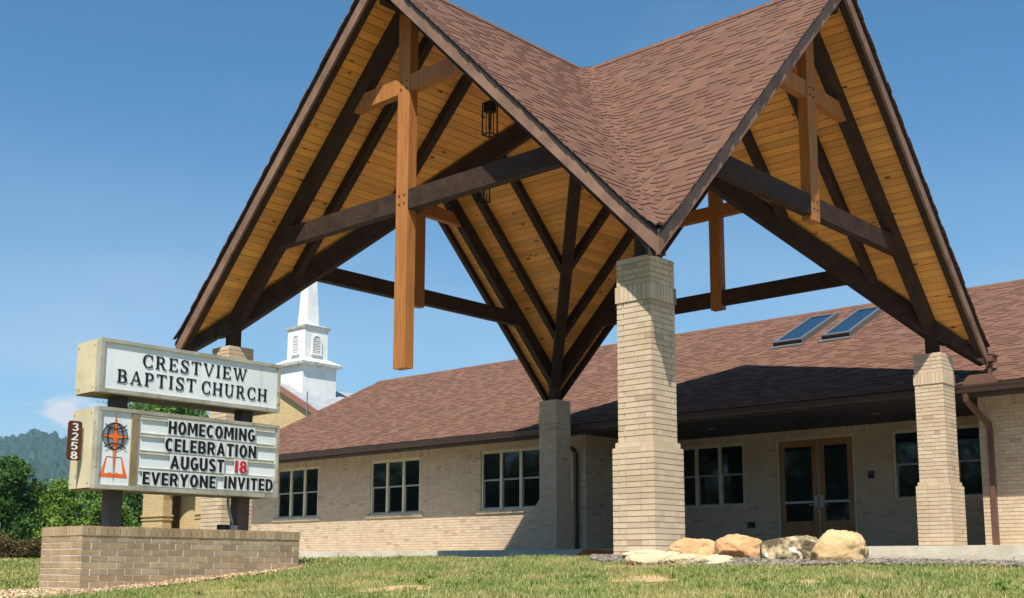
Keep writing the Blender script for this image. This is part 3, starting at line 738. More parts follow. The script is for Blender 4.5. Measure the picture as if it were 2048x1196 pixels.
# downspouts
def spout(pts, name='downspout', m='spout_brown'):
    mb = MB()
    mb.tube(pts, .058, 4); return mb.build(name, m, hall)
spout([(XE+.08, -.37, 2.935), (XE+.10, -.37, 2.82), (XE+.30, -.38, 2.72), (WX-.12, -.42, 2.46), (WX-.075, -.42, 2.36), (WX-.075, -.42, 1.2), (WX-.075, -.42, ZS+.03)])
spout([(XE+.08, 9.25, 2.935), (XE+.10, 9.25, 2.84), (WX-.14, 9.25, 2.62), (WX-.075, 9.25, 2.52), (WX-.075, 9.25, 1.2), (WX-.075, 9.25, ZS+.03)], m='metal_brown')
# splash guard on gutter
pts = [(XE+.005, -.66+.30*math.cos(a), 3.063+.17*min(1, 1.25*math.sin(a))) for a in np.linspace(0, math.pi, 11)]
MB().prism(pts, (0, 0, 0), (.012, 0, 0)).build('splash_guard', 'spout_brown', hall)

# ------------------------------------------------------------------ church sign and its brick base
wallx0, wallx1, wy0, wy1 = -5.295, -2.50, 3.42, 4.33
ZT = .305; ZCAP = .203
base = thing('brick_sign_base', 'low tan brick planter wall under the church sign', 'wall'); base.location = (wallx0, wy0, -.4)
binv = Matrix.Translation((-wallx0, -wy0, .4))
def bobj(x0, x1, y0, y1, z0, z1):
    o = box_obj('brick', x0, x1, y0, y1, z0, z1, 'brick_dull', base, .0012); o.matrix_parent_inverse = binv; return o
c = MB().box(wallx0+.0035, wallx1-.0035, wy0+.0035, wy1-.0035, -.6, ZT-.006).build('mortar_core', 'mortar_pale', base); c.matrix_parent_inverse = binv
mbb = MB()
z = ZCAP-.006; k = 0
while z > -.52:
    z0, z1 = z-COURSE+.011, z
    if k % 2 == 0: fx0, fx1, sy0, sy1 = wallx0, wallx1, wy0+.1, wy1-.1
    else: fx0, fx1, sy0, sy1 = wallx0+.1, wallx1-.1, wy0, wy1
    n = 14 if k % 2 == 0 else 13
    w_ = (fx1-fx0)/n
    for i in range(n):
        a, b = fx0+i*w_+(.006 if i else 0), fx0+(i+1)*w_-(.006 if i < n-1 else 0)
        if k % 2:
            if i == 0: a += .009
            if i == n-1: b -= .009
        bobj(a, b, wy0, wy0+.09, z0, z1); mbb.box(a, b, wy1-.09, wy1, z0, z1)
    n = 4 if k % 2 else 3; n = 4; w_ = (sy1-sy0)/n
    for i in range(n):
        a, b = sy0+i*w_+(.004 if i else 0), sy0+(i+1)*w_-(.004 if i < n-1 else 0)
        if k % 2 == 0:
            if i == 0: a += .0
            if i == n-1: b -= .0
        bobj(wallx0, wallx0+.09, a, b, z0, z1); mbb.box(wallx1-.09, wallx1, a, b, z0, z1)
    z -= COURSE; k += 1
# rowlock cap, slightly proud
n = 39; w_ = (wallx1-wallx0+.016)/n
for i in range(n):
    a = wallx0-.008+i*w_; jz = random.uniform(-.002, .002)
    bobj(a+(.005 if i else 0), a+w_-.005, wy0-.008, wy0+.20, ZCAP+.004, ZT+jz)
    mbb.box(a+.005, a+w_-.005, wy1-.19, wy1+.008, ZCAP+.004, ZT+jz)
n = 8; w_ = (wy1-.19-wy0-.205)/n
for i in range(n):
    a = wy0+.205+i*w_
    bobj(wallx0-.008, wallx0+.19, a+.004, a+w_-.004, ZCAP+.004, ZT)
    mbb.box(wallx1-.19, wallx1+.008, a+.004, a+w_-.004, ZCAP+.004, ZT)
mbb.box(wallx0+.19, wallx1-.19, wy0+.2, wy1-.19, ZCAP, ZT-.02)
o = mbb.build('brick_back', 'brick_dull', base); o['kind'] = 'stuff'; o.matrix_parent_inverse = binv

sign = thing('church_sign', 'two tier church sign with cream metal cabinets on dark posts', 'sign'); sign.location = (-3.9, 3.88, ZT)
sinv = Matrix.Translation((3.9, -3.88, -ZT))
def spart(mb, name, m, parent=None):
    o = mb.build(name, m, parent or sign); o.matrix_parent_inverse = sinv if parent is None else Matrix.Identity(4); return o
class Part:  # sub-parts live in world coordinates under a part that carries the inverse
    pass
for x in (-4.735, -3.06):
    spart(MB().box(x-.08, x+.08, 3.80, 3.96, ZT-.15, 1.80), 'post', 'post')
def cabinet(x0, x1, y0, y1, z0, z1, name, fw_):
    mb = MB().box(x0, x1, y0+.10, y1, z0+.012, z1)
    c = spart(mb, name, 'cab_side')
    # retainer frame on the front
    f = MB().box(x0-.004, x1+.004, y0, y0+.098, z0, z0+fw_).box(x0-.004, x1+.004, y0, y0+.098, z1-fw_*.8, z1+.004).box(x0-.004, x0+fw_*.85, y0+.001, y0+.098, z0+fw_, z1-fw_*.8).box(x1-fw_*.7, x1+.004, y0+.001, y0+.098, z0+fw_, z1-fw_*.8)
    spart(f, 'retainer_frame', 'cab_frame', c)
    spart(MB().box(x0+.01, x1-.01, y0+.10, y1-.01, z0+.002, z0+.011), 'underside', 'cab_under', c)
    for zz in (z0+.06, z1-.06):
        for yy in (y0+.16, y1-.04): spart(MB().tube([(x0-.004, yy, zz), (x0+.002, yy, zz)], .009, 6), 'screw', 'cab_under', c)
    return c
YF = 3.60
up_c = cabinet(-5.11, -2.73, YF, 4.15, 1.765, 2.358, 'upper_cabinet', .045)
spart(MB().box(-5.075, -2.765, YF+.022, YF+.04, 1.80, 2.325), 'sign_face', 'face', up_c)
lo_c = cabinet(-5.10, -2.72, YF, 4.18, .715, 1.602, 'lower_cabinet', .045)
spart(MB().box(-5.065, -4.695, YF+.022, YF+.04, .75, 1.57), 'emblem_face', 'face', lo_c)
spart(MB().box(-4.693, -4.612, YF+.004, YF+.05, .755, 1.568), 'divider', 'cab_tan', lo_c)
spart(MB().box(-4.61, -2.755, YF+.022, YF+.04, .75, 1.57), 'message_face', 'face', lo_c)
for z in (1.535, 1.343, 1.150, .955, .768):
    spart(MB().box(-4.59, -2.78, YF+.008, YF+.0215, z-.022, z+.014).box(-4.59, -2.78, YF+.004, YF+.008, z-.026, z-.018).box(-4.59, -2.78, YF+.004, YF+.008, z+.008, z+.016), 'letter_rail', 'rail', lo_c)

# --- letters built from strokes: each letter is a list of 2-D polygons in a unit-high cell
def rect(x0, y0, x1, y1): return [(x0, y0), (x1, y0), (x1, y1), (x0, y1)]
def arc(cx, cy, rx, ry, a0, a1, tv, th, n=14):
    """list of quads along an elliptical band; stroke tv thick at its sides and th thick at top/bottom"""
    out = []
    for i in range(n):
        q = []
        for a, inn in ((a0+(a1-a0)*i/n, 0), (a0+(a1-a0)*(i+1)/n, 0), (a0+(a1-a0)*(i+1)/n, 1), (a0+(a1-a0)*i/n, 1)):
            a = R(a); q.append((cx+(rx-inn*tv)*math.cos(a), cy+(ry-inn*th)*math.sin(a)))
        out.append(q)
    return out
SW, SH, SE = .15, .07, .06       # stem, hairline, serif height
def stem(x, y0=0, y1=1, w_=SW, se=.07, top=True, bot=True):
    o = [rect(x, y0, x+w_, y1)]
    if bot: o.append(rect(x-se, y0, x+w_+se, y0+SE))
    if top: o.append(rect(x-se, y1-SE, x+w_+se, y1))
    return o
def serif(ch):
    if ch == 'I': return .34, stem(.095)
    if ch == 'T': return .76, stem(.305, top=False)+[rect(.02, .92, .74, 1), rect(.02, .78, .09, .93), rect(.67, .78, .74, .93)]
    if ch == 'E': return .68, stem(.09, se=.07)+[rect(.2, 0, .64, .07), rect(.2, .93, .62, 1), rect(.2, .47, .46, .54), rect(.43, .40, .49, .61), rect(.58, 0, .66, .24), rect(.56, .76, .63, 1)]
    if ch == 'H': return .86, stem(.09)+stem(.62)+[rect(.24, .47, .62, .545)]
    if ch == 'U': return .84, [rect(.09, .3, .24, 1), rect(.02, 1-SE, .31, 1), rect(.62, .3, .70, 1), rect(.53, 1-SE, .80, 1)]+arc(.395, .31, .305, .32, 180, 360, .13, .09)
    if ch == 'C': return .78, arc(.42, .5, .38, .515, 52, 308, .15, .07, 22)+[rect(.64, .66, .71, .98), rect(.65, .06, .72, .28)]
    if ch == 'B': return .76, stem(.09, top=False, bot=False)+[rect(.02, 0, .42, .07), rect(.02, .93, .40, 1), rect(.2, .49, .42, .555)]+arc(.38, .76, .25, .24, -90, 90, .14, .065)+arc(.40, .275, .29, .275, -90, 90, .15, .07)
    if ch == 'P': return .70, stem(.09, top=False)+[rect(.02, .93, .40, 1), rect(.2, .43, .40, .50)]+arc(.38, .715, .28, .285, -90, 90, .15, .07)
    if ch == 'R': return .80, stem(.09, top=False)+[rect(.02, .93, .40, 1), rect(.2, .46, .40, .53)]+arc(.38, .73, .27, .27, -90, 90, .15, .07)+[[(.34, .48), (.49, .48), (.70, .05), (.53, .05)], rect(.53, 0, .80, SE)]
    if ch == 'A': return .86, [[(.07, .03), (.14, .03), (.44, 1), (.38, 1)], [(.36, 1), (.48, 1), (.79, .03), (.62, .03)], rect(.22, .29, .64, .36), rect(0, 0, .24, SE), rect(.52, 0, .86, SE)]
    if ch == 'V': return .84, [[(.05, .97), (.21, .97), (.48, 0), (.38, 0)], [(.40, 0), (.47, 0), (.78, .97), (.70, .97)], rect(0, 1-SE, .28, 1), rect(.60, 1-SE, .84, 1)]
    if ch == 'W': return 1.12, [[(.05, .97), (.20, .97), (.40, 0), (.31, 0)], [(.33, 0), (.40, 0), (.60, .90), (.54, .97)], [(.46, .97), (.61, .97), (.80, 0), (.71, 0)], [(.73, 0), (.80, 0), (1.06, .97), (.99, .97)], rect(0, 1-SE, .27, 1), rect(.42, 1-SE, .66, 1), rect(.88, 1-SE, 1.12, 1)]
    if ch == 'S': return .66, arc(.33, .745, .265, .27, 40, 205, .13, .07)+arc(.33, .265, .28, .28, -150, 40, .13, .07, 16)+[[(.068, .66), (.2, .67), (.545, .42), (.50, .36)], [(.10, .60), (.18, .70), (.60, .40), (.50, .32)], rect(.52, .72, .59, 1), rect(.05, 0, .12, .28)]
def letters(text, x0, x1, z0, z1, parent, m='ink', y=YF+.0215, thick=.006, fn=serif, gap=.16, panel=False):
    lay = []; cur = 0
    for i, ch in enumerate(text):
        wd, polys = fn(ch); lay.append((cur, wd, polys)); cur += wd+gap
    tot = cur-gap; sc = (x1-x0)/tot; h = z1-z0
    for off, wd, polys in lay:
        mb = MB()
        for j, p in enumerate(polys):
            e = .00013*j
            mb.prism([(x0+(off+a)*sc, y-thick-e, z0+b*h) for a, b in p], (0, 0, 0), (0, thick-.0004+e, 0))
        if panel:
            pn = spart(MB().box(x0+(off-gap*.36)*sc, x0+(off+wd+gap*.36)*sc, y+.0004, y+.0016, z0-.018, z1+.018), 'letter_panel', 'panel', parent)
        spart(mb, 'letter', m, parent)
letters('CRESTVIEW', -4.607, -3.213, 2.098, 2.247, up_c)
letters('BAPTIST', -4.902, -3.906, 1.890, 2.040, up_c)
letters('CHURCH', -3.836, -2.911, 1.886, 2.036, up_c)
T1 = .21
def block(ch):
    t, hb = .2, .17
    if ch in 'I1': return .22, [rect(0, 0, .2, 1)] if ch == 'I' else [rect(.02, 0, .22, 1)]
    if ch == 'H': return .64, [rect(0, 0, t, 1), rect(.44, 0, .64, 1), rect(t, .42, .44, .59)]
    if ch in 'O0': return .66, arc(.33, .5, .33, .52, 0, 360, .2, .17, 26)
    if ch == 'M': return .82, [rect(0, 0, .19, 1), rect(.63, 0, .82, 1), [(.12, 1), (.26, 1), (.47, .22), (.35, .22)], [(.56, 1), (.70, 1), (.47, .22), (.35, .22)]]
    if ch == 'E': return .50, [rect(0, 0, t, 1), rect(t, 0, .5, hb), rect(t, 1-hb, .5, 1), rect(t, .42, .46, .58)]
    if ch == 'C': return .60, arc(.34, .5, .34, .52, 48, 312, .2, .17, 22)
    if ch == 'N': return .66, [rect(0, 0, .19, 1), rect(.47, 0, .66, 1), [(.0, 1), (.19, 1), (.66, 0), (.47, 0)]]
    if ch == 'G': return .64, arc(.34, .5, .34, .52, 48, 330, .2, .17, 22)+[rect(.36, .38, .64, .53), rect(.46, .12, .64, .5)]
    if ch == 'L': return .48, [rect(0, 0, t, 1), rect(t, 0, .48, hb)]
    if ch == 'B': return .62, [rect(0, 0, t, 1), rect(.1, 0, .36, .16), rect(.1, .84, .34, 1), rect(.1, .44, .36, .58)]+arc(.33, .74, .27, .26, -90, 90, .19, .16)+arc(.34, .29, .28, .29, -90, 90, .19, .16)
    if ch == 'R': return .64, [rect(0, 0, t, 1), rect(.1, .84, .34, 1), rect(.1, .40, .36, .56), [(.26, .46), (.45, .46), (.64, 0), (.43, 0)]]+arc(.33, .70, .29, .30, -90, 90, .19, .16)
    if ch == 'A': return .72, [[(0, 0), (.2, 0), (.44, 1), (.28, 1)], [(.28, 1), (.44, 1), (.72, 0), (.52, 0)], rect(.16, .2, .56, .35)]
    if ch == 'T': return .58, [rect(.19, 0, .39, 1), rect(0, .83, .58, 1)]
    if ch == 'U': return .64, [rect(0, .3, t, 1), rect(.44, .3, .64, 1)]+arc(.32, .31, .32, .33, 180, 360, .2, .17)
    if ch == 'S': return .58, arc(.29, .735, .28, .28, 25, 215, .19, .15)+arc(.29, .27, .29, .285, -155, 40, .19, .15)+[[(.02, .66), (.2, .72), (.56, .4), (.4, .26)]]
    if ch == 'Y': return .68, [rect(.24, 0, .44, .45), [(0, 1), (.21, 1), (.44, .4), (.24, .4)], [(.47, 1), (.68, 1), (.44, .4), (.24, .4)]]
    if ch == 'V': return .68, [[(0, 1), (.2, 1), (.42, 0), (.26, 0)], [(.48, 1), (.68, 1), (.42, 0), (.26, 0)]]
    if ch == 'D': return .64, [rect(0, 0, t, 1), rect(.1, 0, .32, .17), rect(.1, .83, .32, 1)]+arc(.30, .5, .34, .5, -90, 90, .2, .17, 18)
    if ch == '8': return .60, arc(.30, .74, .26, .27, 0, 360, .18, .14, 22)+arc(.30, .28, .30, .30, 0, 360, .19, .15, 22)
    if ch == '3': return .58, arc(.27, .74, .27, .27, -70, 160, .17, .15, 16)+arc(.28, .27, .30, .28, -160, 75, .18, .15, 16)+[rect(.2, .44, .38, .58)]
    if ch == '2': return .58, arc(.29, .70, .28, .31, -25, 165, .18, .15, 16)+[[(.36, .55), (.54, .52), (.22, .10), (.0, .10)], rect(0, 0, .58, .16)]
    if ch == '5': return .58, arc(.27, .32, .30, .33, -155, 125, .18, .15, 18)+[rect(.06, .84, .54, 1), [(.06, .98), (.22, .98), (.18, .44), (.0, .44)]]
YM = YF+.0215
for txt, a, b, z0, z1, mt in (('HOMECOMING', -4.247, -3.079, 1.378, 1.522, 'ink'), ('CELEBRATION', -4.28, -3.053, 1.178, 1.324, 'ink'), ('AUGUST', -4.204, -3.496, .984, 1.129, 'ink'),
                           ('18', -3.345, -3.176, .990, 1.132, 'red'), ('EVERYONE', -4.539, -3.603, .788, .928, 'ink'), ('INVITED', -3.482, -2.795, .796, .938, 'ink')):
    letters(txt, a, b, z0, z1, lo_c, mt, YF+.0015, .004, block, .14, True)
# emblem: globe, four-pointed star, open book
ye = YF+.0215
def flat(polys, name, m, lev):
    mb = MB()
    for j, p in enumerate(polys): mb.prism([(x, ye-.0012*lev-.00012*j, z) for x, z in p], (0, 0, 0), (0, .001, 0))
    return spart(mb, name, m, lo_c)
gx, gz_ = -4.883, 1.292; gr = .148
flat([[(gx+gr*math.cos(a), gz_+gr*math.sin(a)) for a in np.linspace(0, 2*math.pi, 41)[:-1]]], 'globe_disc', 'globe', 1)
ring_ = [[(gx+x, gz_+z) for x, z in q] for q in arc(0, 0, gr+.004, gr+.004, 0, 360, .006, .006, 36)]
mer = [[(gx+x, gz_+z) for x, z in q] for q in arc(0, 0, .098, gr, 0, 360, .013, .008, 32)]
lat1 = [[(gx+x, gz_+z) for x, z in q] for q in arc(0, .185, .155, .11, 212, 328, .012, .012, 16)]
lat2 = [[(gx+x, gz_+z) for x, z in q] for q in arc(0, -.185, .155, .11, 32, 148, .012, .012, 16)]
flat(ring_+mer+lat1+lat2, 'globe_lines', 'ink', 2)
def star(s, w1):
    return [[(gx, 1.552), (gx+w1, gz_+w1), (gx+.004, .775) if False else (gx+w1, gz_-w1), (gx, .79), (gx-w1, gz_-w1), (gx-w1, gz_+w1)], [(gx-.178, gz_), (gx-w1, gz_+w1), (gx+w1, gz_+w1), (gx+.178, gz_), (gx+w1, gz_-w1), (gx-w1, gz_-w1)]]
flat(star(1, .026), 'star_outline', 'ink', 4)
flat([[(gx, 1.54), (gx+.022, gz_+.024), (gx+.024, gz_-.026), (gx, .80), (gx-.024, gz_-.026), (gx-.022, gz_+.024)], [(gx-.168, gz_), (gx-.024, gz_+.022), (gx+.024, gz_+.022), (gx+.168, gz_), (gx+.024, gz_-.022), (gx-.024, gz_-.022)]], 'star', 'orange', 5)
bk = [[(-5.046, .842), (-4.978, 1.068), (-4.965, 1.068), (-4.995, .885), (-5.0, .842)], [(-4.714, .842), (-4.79, 1.068), (-4.803, 1.068), (-4.770, .885), (-4.765, .842)],
      [(-5.046, .842), (-4.883, .842), (-4.883, .868), (-4.915, .898), (-4.955, .885), (-5.0, .885)], [(-4.883, .842), (-4.714, .842), (-4.765, .885), (-4.81, .885), (-4.85, .898), (-4.883, .868)]]
flat(bk, 'open_book', 'orange', 1)
flat([rect(-4.966, 1.062, -4.92, 1.068), rect(-4.93, 1.058, -4.89, 1.064), rect(-4.876, 1.058, -4.84, 1.064), rect(-4.85, 1.062, -4.80, 1.068)], 'book_line', 'ink', 1)
# number plaque on the side of the lower cabinet
def rrect(x0, x1, z0, z1, r, n=5):
    pts = []
    for cx_, cz_, a0 in ((x1-r, z1-r, 0), (x0+r, z1-r, 90), (x0+r, z0+r, 180), (x1-r, z0+r, 270)):
        for i in range(n+1): a = R(a0+90*i/n); pts.append((cx_+r*math.cos(a), cz_+r*math.sin(a)))
    return pts
yp = 3.90
spart(MB().prism([(x, yp, z) for x, z in rrect(-5.285, -5.125, 1.022, 1.455, .035)], (0, 0, 0), (0, .012, 0)), 'number_plaque', 'plaque', lo_c)
for i, ch in enumerate('3258'):
    z1 = 1.430-.103*i; wd, polys = block(ch)
    mb = MB()
    for j, p in enumerate(polys): mb.prism([(-5.243+a*.132, yp-.003-.0001*j, z1-.085+b*.085) for a, b in [(q[0], q[1]) for q in p]], (0, 0, 0), (0, .0028, 0))
    spart(mb, 'plaque_digit', 'white', lo_c)
for z in (1.36, 1.27, 1.16, 1.07):
    spart(MB().box(-5.14, -5.1005, yp+.0125, yp+.03, z-.012, z+.012), 'plaque_bracket', 'alum', lo_c)
spart(MB().box(-5.118, -5.1005, yp+.004, yp+.012, 1.25, 1.38).box(-5.118, -5.1005, yp+.004, yp+.012, 1.05, 1.18), 'plaque_bracket', 'alum', lo_c)
# conduit and junction box by the right post
spart(MB().tube([(-3.26, 3.84, .73), (-3.255, 3.84, .62), (-3.23, 3.84, .52), (-3.19, 3.84, .42), (-3.185, 3.84, .36), (-3.185, 3.84, ZT)], .018, 8), 'conduit', 'conduit')
spart(MB().box(-3.24, -3.14, 3.79, 3.86, ZT-.02, ZT+.07), 'conduit_fitting', 'conduit')
spart(MB().box(-3.36, -3.245, 3.82, 3.90, ZT-.02, ZT+.075), 'junction_box', 'black')

# ------------------------------------------------------------------ old church with steeple
ch = thing('steepled_church', 'yellow brick church with white steeple behind the hall roof', 'building'); ch.location = (18.6, 31.06, 0)
cinv = Matrix.Translation((-18.6, -31.06, 0))
def chp(mb, name, m, parent=None):
    o = mb.build(name, m, parent or ch)
    if parent is None: o.matrix_parent_inverse = cinv
    return o
YSR = 31.06; XG = 17.1; AP = 7.18; SLP = .505; HW = 6.9
chp(MB().prism([(XG, YSR-HW, -.5), (XG, YSR+HW, -.5), (XG, YSR+HW, AP-SLP*HW), (XG, YSR, AP), (XG, YSR-HW, AP-SLP*HW)], (0, 0, 0), (16, 0, 0)), 'wall', 'church_brick')
for s in (1, -1):
    q = [(XG-.12, YSR, AP+.20), (XG-.12, YSR+s*(HW+.5), AP+.20-SLP*(HW+.5)), (XG-.12, YSR+s*(HW+.5), AP+.06-SLP*(HW+.5)), (XG-.12, YSR, AP+.06)]
    chp(MB().prism(q, (.05, 0, 0), (16.3, 0, 0)), 'roof', 'church_roof')
    q2 = [(XG-.12, YSR, AP+.235), (XG-.12, YSR+s*(HW+.52), AP+.235-SLP*(HW+.52)), (XG-.12, YSR+s*(HW+.52), AP-.02-SLP*(HW+.52)), (XG-.12, YSR, AP-.02)]
    chp(MB().prism(q2, (-.05, 0, 0), (.048, 0, 0)), 'rake_trim', 'rake_trim')
xs_, ys_ = 18.6, YSR
def sbox(h, z0, z1, h2=None):
    h2 = h if h2 is None else h2
    v = [(xs_+sx*hh, ys_+sy*hh, z) for hh, z in ((h, z0), (h2, z1)) for sx, sy in ((-1, -1), (1, -1), (1, 1), (-1, 1))]
    return v, [(3, 2, 1, 0), (4, 5, 6, 7), (0, 1, 5, 4), (1, 2, 6, 5), (2, 3, 7, 6), (3, 0, 4, 7)]
st = chp(MB().add(*sbox(.88, 6.0, 8.12)), 'steeple', 'white')
for nm, a, m in (('lower_cornice', [(.9, 8.10, 8.16, .98), (1.06, 8.161, 8.27, 1.08), (1.08, 8.271, 8.52, .62)], 'white_worn'), ('belfry', [(.60, 8.48, 9.78, .60)], 'white'), ('upper_cornice', [(.62, 9.74, 9.80, .66), (.66, 9.801, 9.90, .69), (.69, 9.901, 9.99, .42)], 'white_worn'), ('spire', [(.40, 9.97, 10.0, .32), (.32, 10.001, 16.6, .02)], 'white')):
    mb = MB()
    for h, z0, z1, h2 in a: mb.add(*sbox(h, z0, z1, h2))
    chp(mb, nm, m, st)
def louver(face):
    def P(a, z, d): return (xs_+a, ys_-.60-d, z) if face == 'y' else (xs_-.60-d, ys_+a, z)
    wv = .20; zb, zs_ = 8.72, 9.28
    outl = [(-wv, zb), (wv, zb)]+[(wv*math.cos(t), zs_+wv*math.sin(t)) for t in np.linspace(0, math.pi, 11)]
    mb = MB().prism([P(a, z, .004) for a, z in outl], (0, 0, 0), (0, -.01, 0) if face == 'y' else (-.01, 0, 0))
    lv = chp(mb, 'louver', 'white_worn', st)
    outer = [(-wv-.05, zb), (-wv, zb)]
    fr = MB()
    for s in (-1, 1): fr.prism([P(s*wv, zb, .004), P(s*(wv+.05), zb, .004), P(s*(wv+.05), zs_, .004), P(s*wv, zs_, .004)], (0, 0, 0), (0, -.05, 0) if face == 'y' else (-.05, 0, 0))
    for q in arc(0, zs_, wv+.05, wv+.05, 0, 180, .05, .05, 10): fr.prism([P(a, z, .004) for a, z in q], (0, 0, 0), (0, -.05, 0) if face == 'y' else (-.05, 0, 0))
    fr.prism([P(-wv-.08, zb-.06, .004), P(wv+.08, zb-.06, .004), P(wv+.08, zb, .004), P(-wv-.08, zb, .004)], (0, 0, 0), (0, -.08, 0) if face == 'y' else (-.08, 0, 0))
    sl_ = MB(); n = 10
    for i in range(n):
        z = zb+.03+i*.07; w2 = wv if z < zs_ else math.sqrt(max(.0004, wv*wv-(z-zs_)**2))
        sl_.prism([P(-w2, z, .014), P(w2, z, .014), P(w2, z-.035, .045), P(-w2, z-.035, .045)], (0, 0, 0), (0, 0, .012))
    chp(fr, 'louver_frame', 'white', st); chp(sl_, 'louver_slats', 'white', st)
louver('y'); louver('x')
for x, y, h in ((21.6, 29.6, .40), (22.6, 30.4, .30)):
    zz = AP+.2-SLP*(YSR-y); chp(MB().tube([(x, y, zz-.05), (x, y, zz+h)], .05, 8).tube([(x, y, zz+h), (x, y, zz+h+.1)], .09, 8), 'roof_vent', 'white_worn')
chp(MB().tube([(XG-.2, 28.75, 5.75), (XG-.2, 28.75, 6.75)], .03, 6), 'conductor_rod', 'alum')
# arcaded entrance porch at the left of the church
def arch_wall(mb, x0, x1, ya, yb, piers_, ztop, zspr):
    ys = [ya]; 
    for (p, q) in piers_: mb.box(x0, x1, p, q, -.5, zspr)
    for i in range(len(piers_)-1):
        p, q = piers_[i][1], piers_[i+1][0]; c_ = (p+q)/2; r_ = (q-p)/2
        prev = None
        pts = [(p, ztop), (p, zspr)]+[(c_-r_*math.cos(t), zspr+r_*math.sin(t)) for t in np.linspace(0, math.pi, 13)][1:-1]+[(q, zspr), (q, ztop)]
        half = len(pts)//2
        for k in range(1, len(pts)-2):
            a_, b_ = pts[k], pts[k+1]; mb.prism([(x0, a_[0], a_[1]), (x0, b_[0], b_[1]), (x0, b_[0], ztop), (x0, a_[0], ztop)], (0, 0, 0), (x1-x0, 0, 0))
    for (p, q) in piers_: mb.box(x0, x1, p, q, zspr, ztop)
mb = MB(); arch_wall(mb, 16.2, 16.75, 35, 40, [(38.05, 39.55), (35.4, 36.3)], 4.3, 3.0)
mb = MB(); arch_wall(mb, 16.1, 16.55, 35, 40, [(34.2, 35.2), (37.75, 39.45)], 4.4, 2.75)
chp(mb, 'entrance_arcade', 'church_brick')
for (p, q) in ((34.2, 35.2), (37.75, 39.45)):
    mb = MB().box(16.04, 16.61, p-.06, q+.06, 2.02, 2.10).box(16.06, 16.59, p-.04, q+.04, 1.86, 1.93)
    chp(mb, 'string_course', 'church_brick')
chp(MB().box(17.6, 18.0, 34, 40.4, -.5, 4.3).box(16.56, 17.6, 39.2, 39.44, -.5, 4.3), 'porch_wall', 'church_brick')
chp(MB().box(16.0, 18.2, 34.0, 39.6, 4.41, 4.6), 'porch_roof', 'rake_trim')
chp(MB().box(17.56, 17.595, 36.3, 36.6, 1.75, 2.05), 'wall_vent', 'black')

# ------------------------------------------------------------------ boulders, flagstones, beds
def boulder(name, label, x, y, sx, sy, sz, m, seed, rz_=0, notch=None, sink=.06, cat='boulder', grp='boulders in a row beside the pier'):
    bm = bmesh.new(); bmesh.ops.create_icosphere(bm, subdivisions=5, radius=1)
    from mathutils import noise
    ofs = Vector((seed*7.3, seed*3.1, seed*5.7)); rr = random.Random(seed)
    planes = [(Vector((rr.gauss(0, 1), rr.gauss(0, 1), rr.gauss(0, .8))).normalized(), rr.uniform(.72, .92)) for _ in range(4)]
    for v in bm.verts:
        p = v.co.copy()
        # superellipsoid, flatter facets
        e = .9; q = Vector([math.copysign(abs(c)**e, c) for c in p]); 
        n1 = noise.noise(p*1.1+ofs); n2 = noise.noise(p*2.6+ofs*2); n3 = noise.noise(p*6+ofs); n4 = noise.noise(p*14+ofs); n5 = noise.noise(p*30+ofs)
        ridg = (1-abs(noise.noise(p*1.7+ofs*3)))**3
        r = 1+.16*n1+.08*n2+.05*n3+.025*n4+.014*n5-.05*ridg
        if notch:
            d = (p-Vector(notch).normalized()).length; r -= .20*math.exp(-(d/.28)**2)
        q *= r
        for pn, pd in planes:
            e2 = q.dot(pn)-pd
            if e2 > 0: q -= pn*e2*.8
        q *= 1+.018*n4+.012*n5
        if q.z < -.55: q.z = -.55-(-.55-q.z)*.2
        v.co = Vector((q.x*sx, q.y*sy, q.z*sz))
    me = bpy.data.meshes.new(name); bm.to_mesh(me); bm.free(); me.materials.append(MT[m])
    me.polygons.foreach_set('use_smooth', [True]*len(me.polygons))
    o = link(name, me); o.rotation_euler.z = rz_; o.location = (x, y, float(ground_z(x, y))+sz*.6-sink)
    tag(o, label, cat, grp); return o
# boulders line the drive edge; long axes roughly across the view
A_ = math.atan2(rt.y, rt.x)
boulder('boulder', 'orange boulder with a broken ledge, touching the nearest pier', -.88, -1.22, .285, .22, .16, 'boulder_a', 3, A_, (.3, -.9, .45), .03)
boulder('boulder', 'rounded orange boulder with a notch on top, second from the pier', -.86, -1.76, .26, .22, .20, 'boulder_a', 8, A_+.2, (-.05, .1, 1), .04)
boulder('boulder', 'long grey mottled boulder lying below the doors', -.82, -2.32, .37, .24, .185, 'boulder_b', 5, A_-.05, None, .04)
boulder('boulder', 'tall tan boulder at the right end of the row', -.90, -2.86, .275, .24, .215, 'boulder_c', 11, A_+.1, None, .04)
fs = [(-1.12, -.78, .34, .17), (-1.32, -1.22, .17, .11), (-1.50, -1.62, .20, .12), (-1.66, -1.22, .30, .12), (-1.62, -1.98, .19, .12), (-1.74, -1.66, .24, .10)]
fl = ['long pale flagstone at the foot of the nearest pier', 'small white flagstone right of the long one', 'small tan flagstone at the lawn edge', 'flat cream flagstone half hidden by grass', 'rounded cream flagstone below the first boulder', 'last pale flagstone at the right end']
for i, (x, y, a, b) in enumerate(fs):
    boulder('flagstone', fl[i], x, y, a*.82, b*.85, .07, 'flag', 20+i, A_+random.uniform(-.2, .2), None, .0, 'flagstone', 'flagstones at the pier foot')

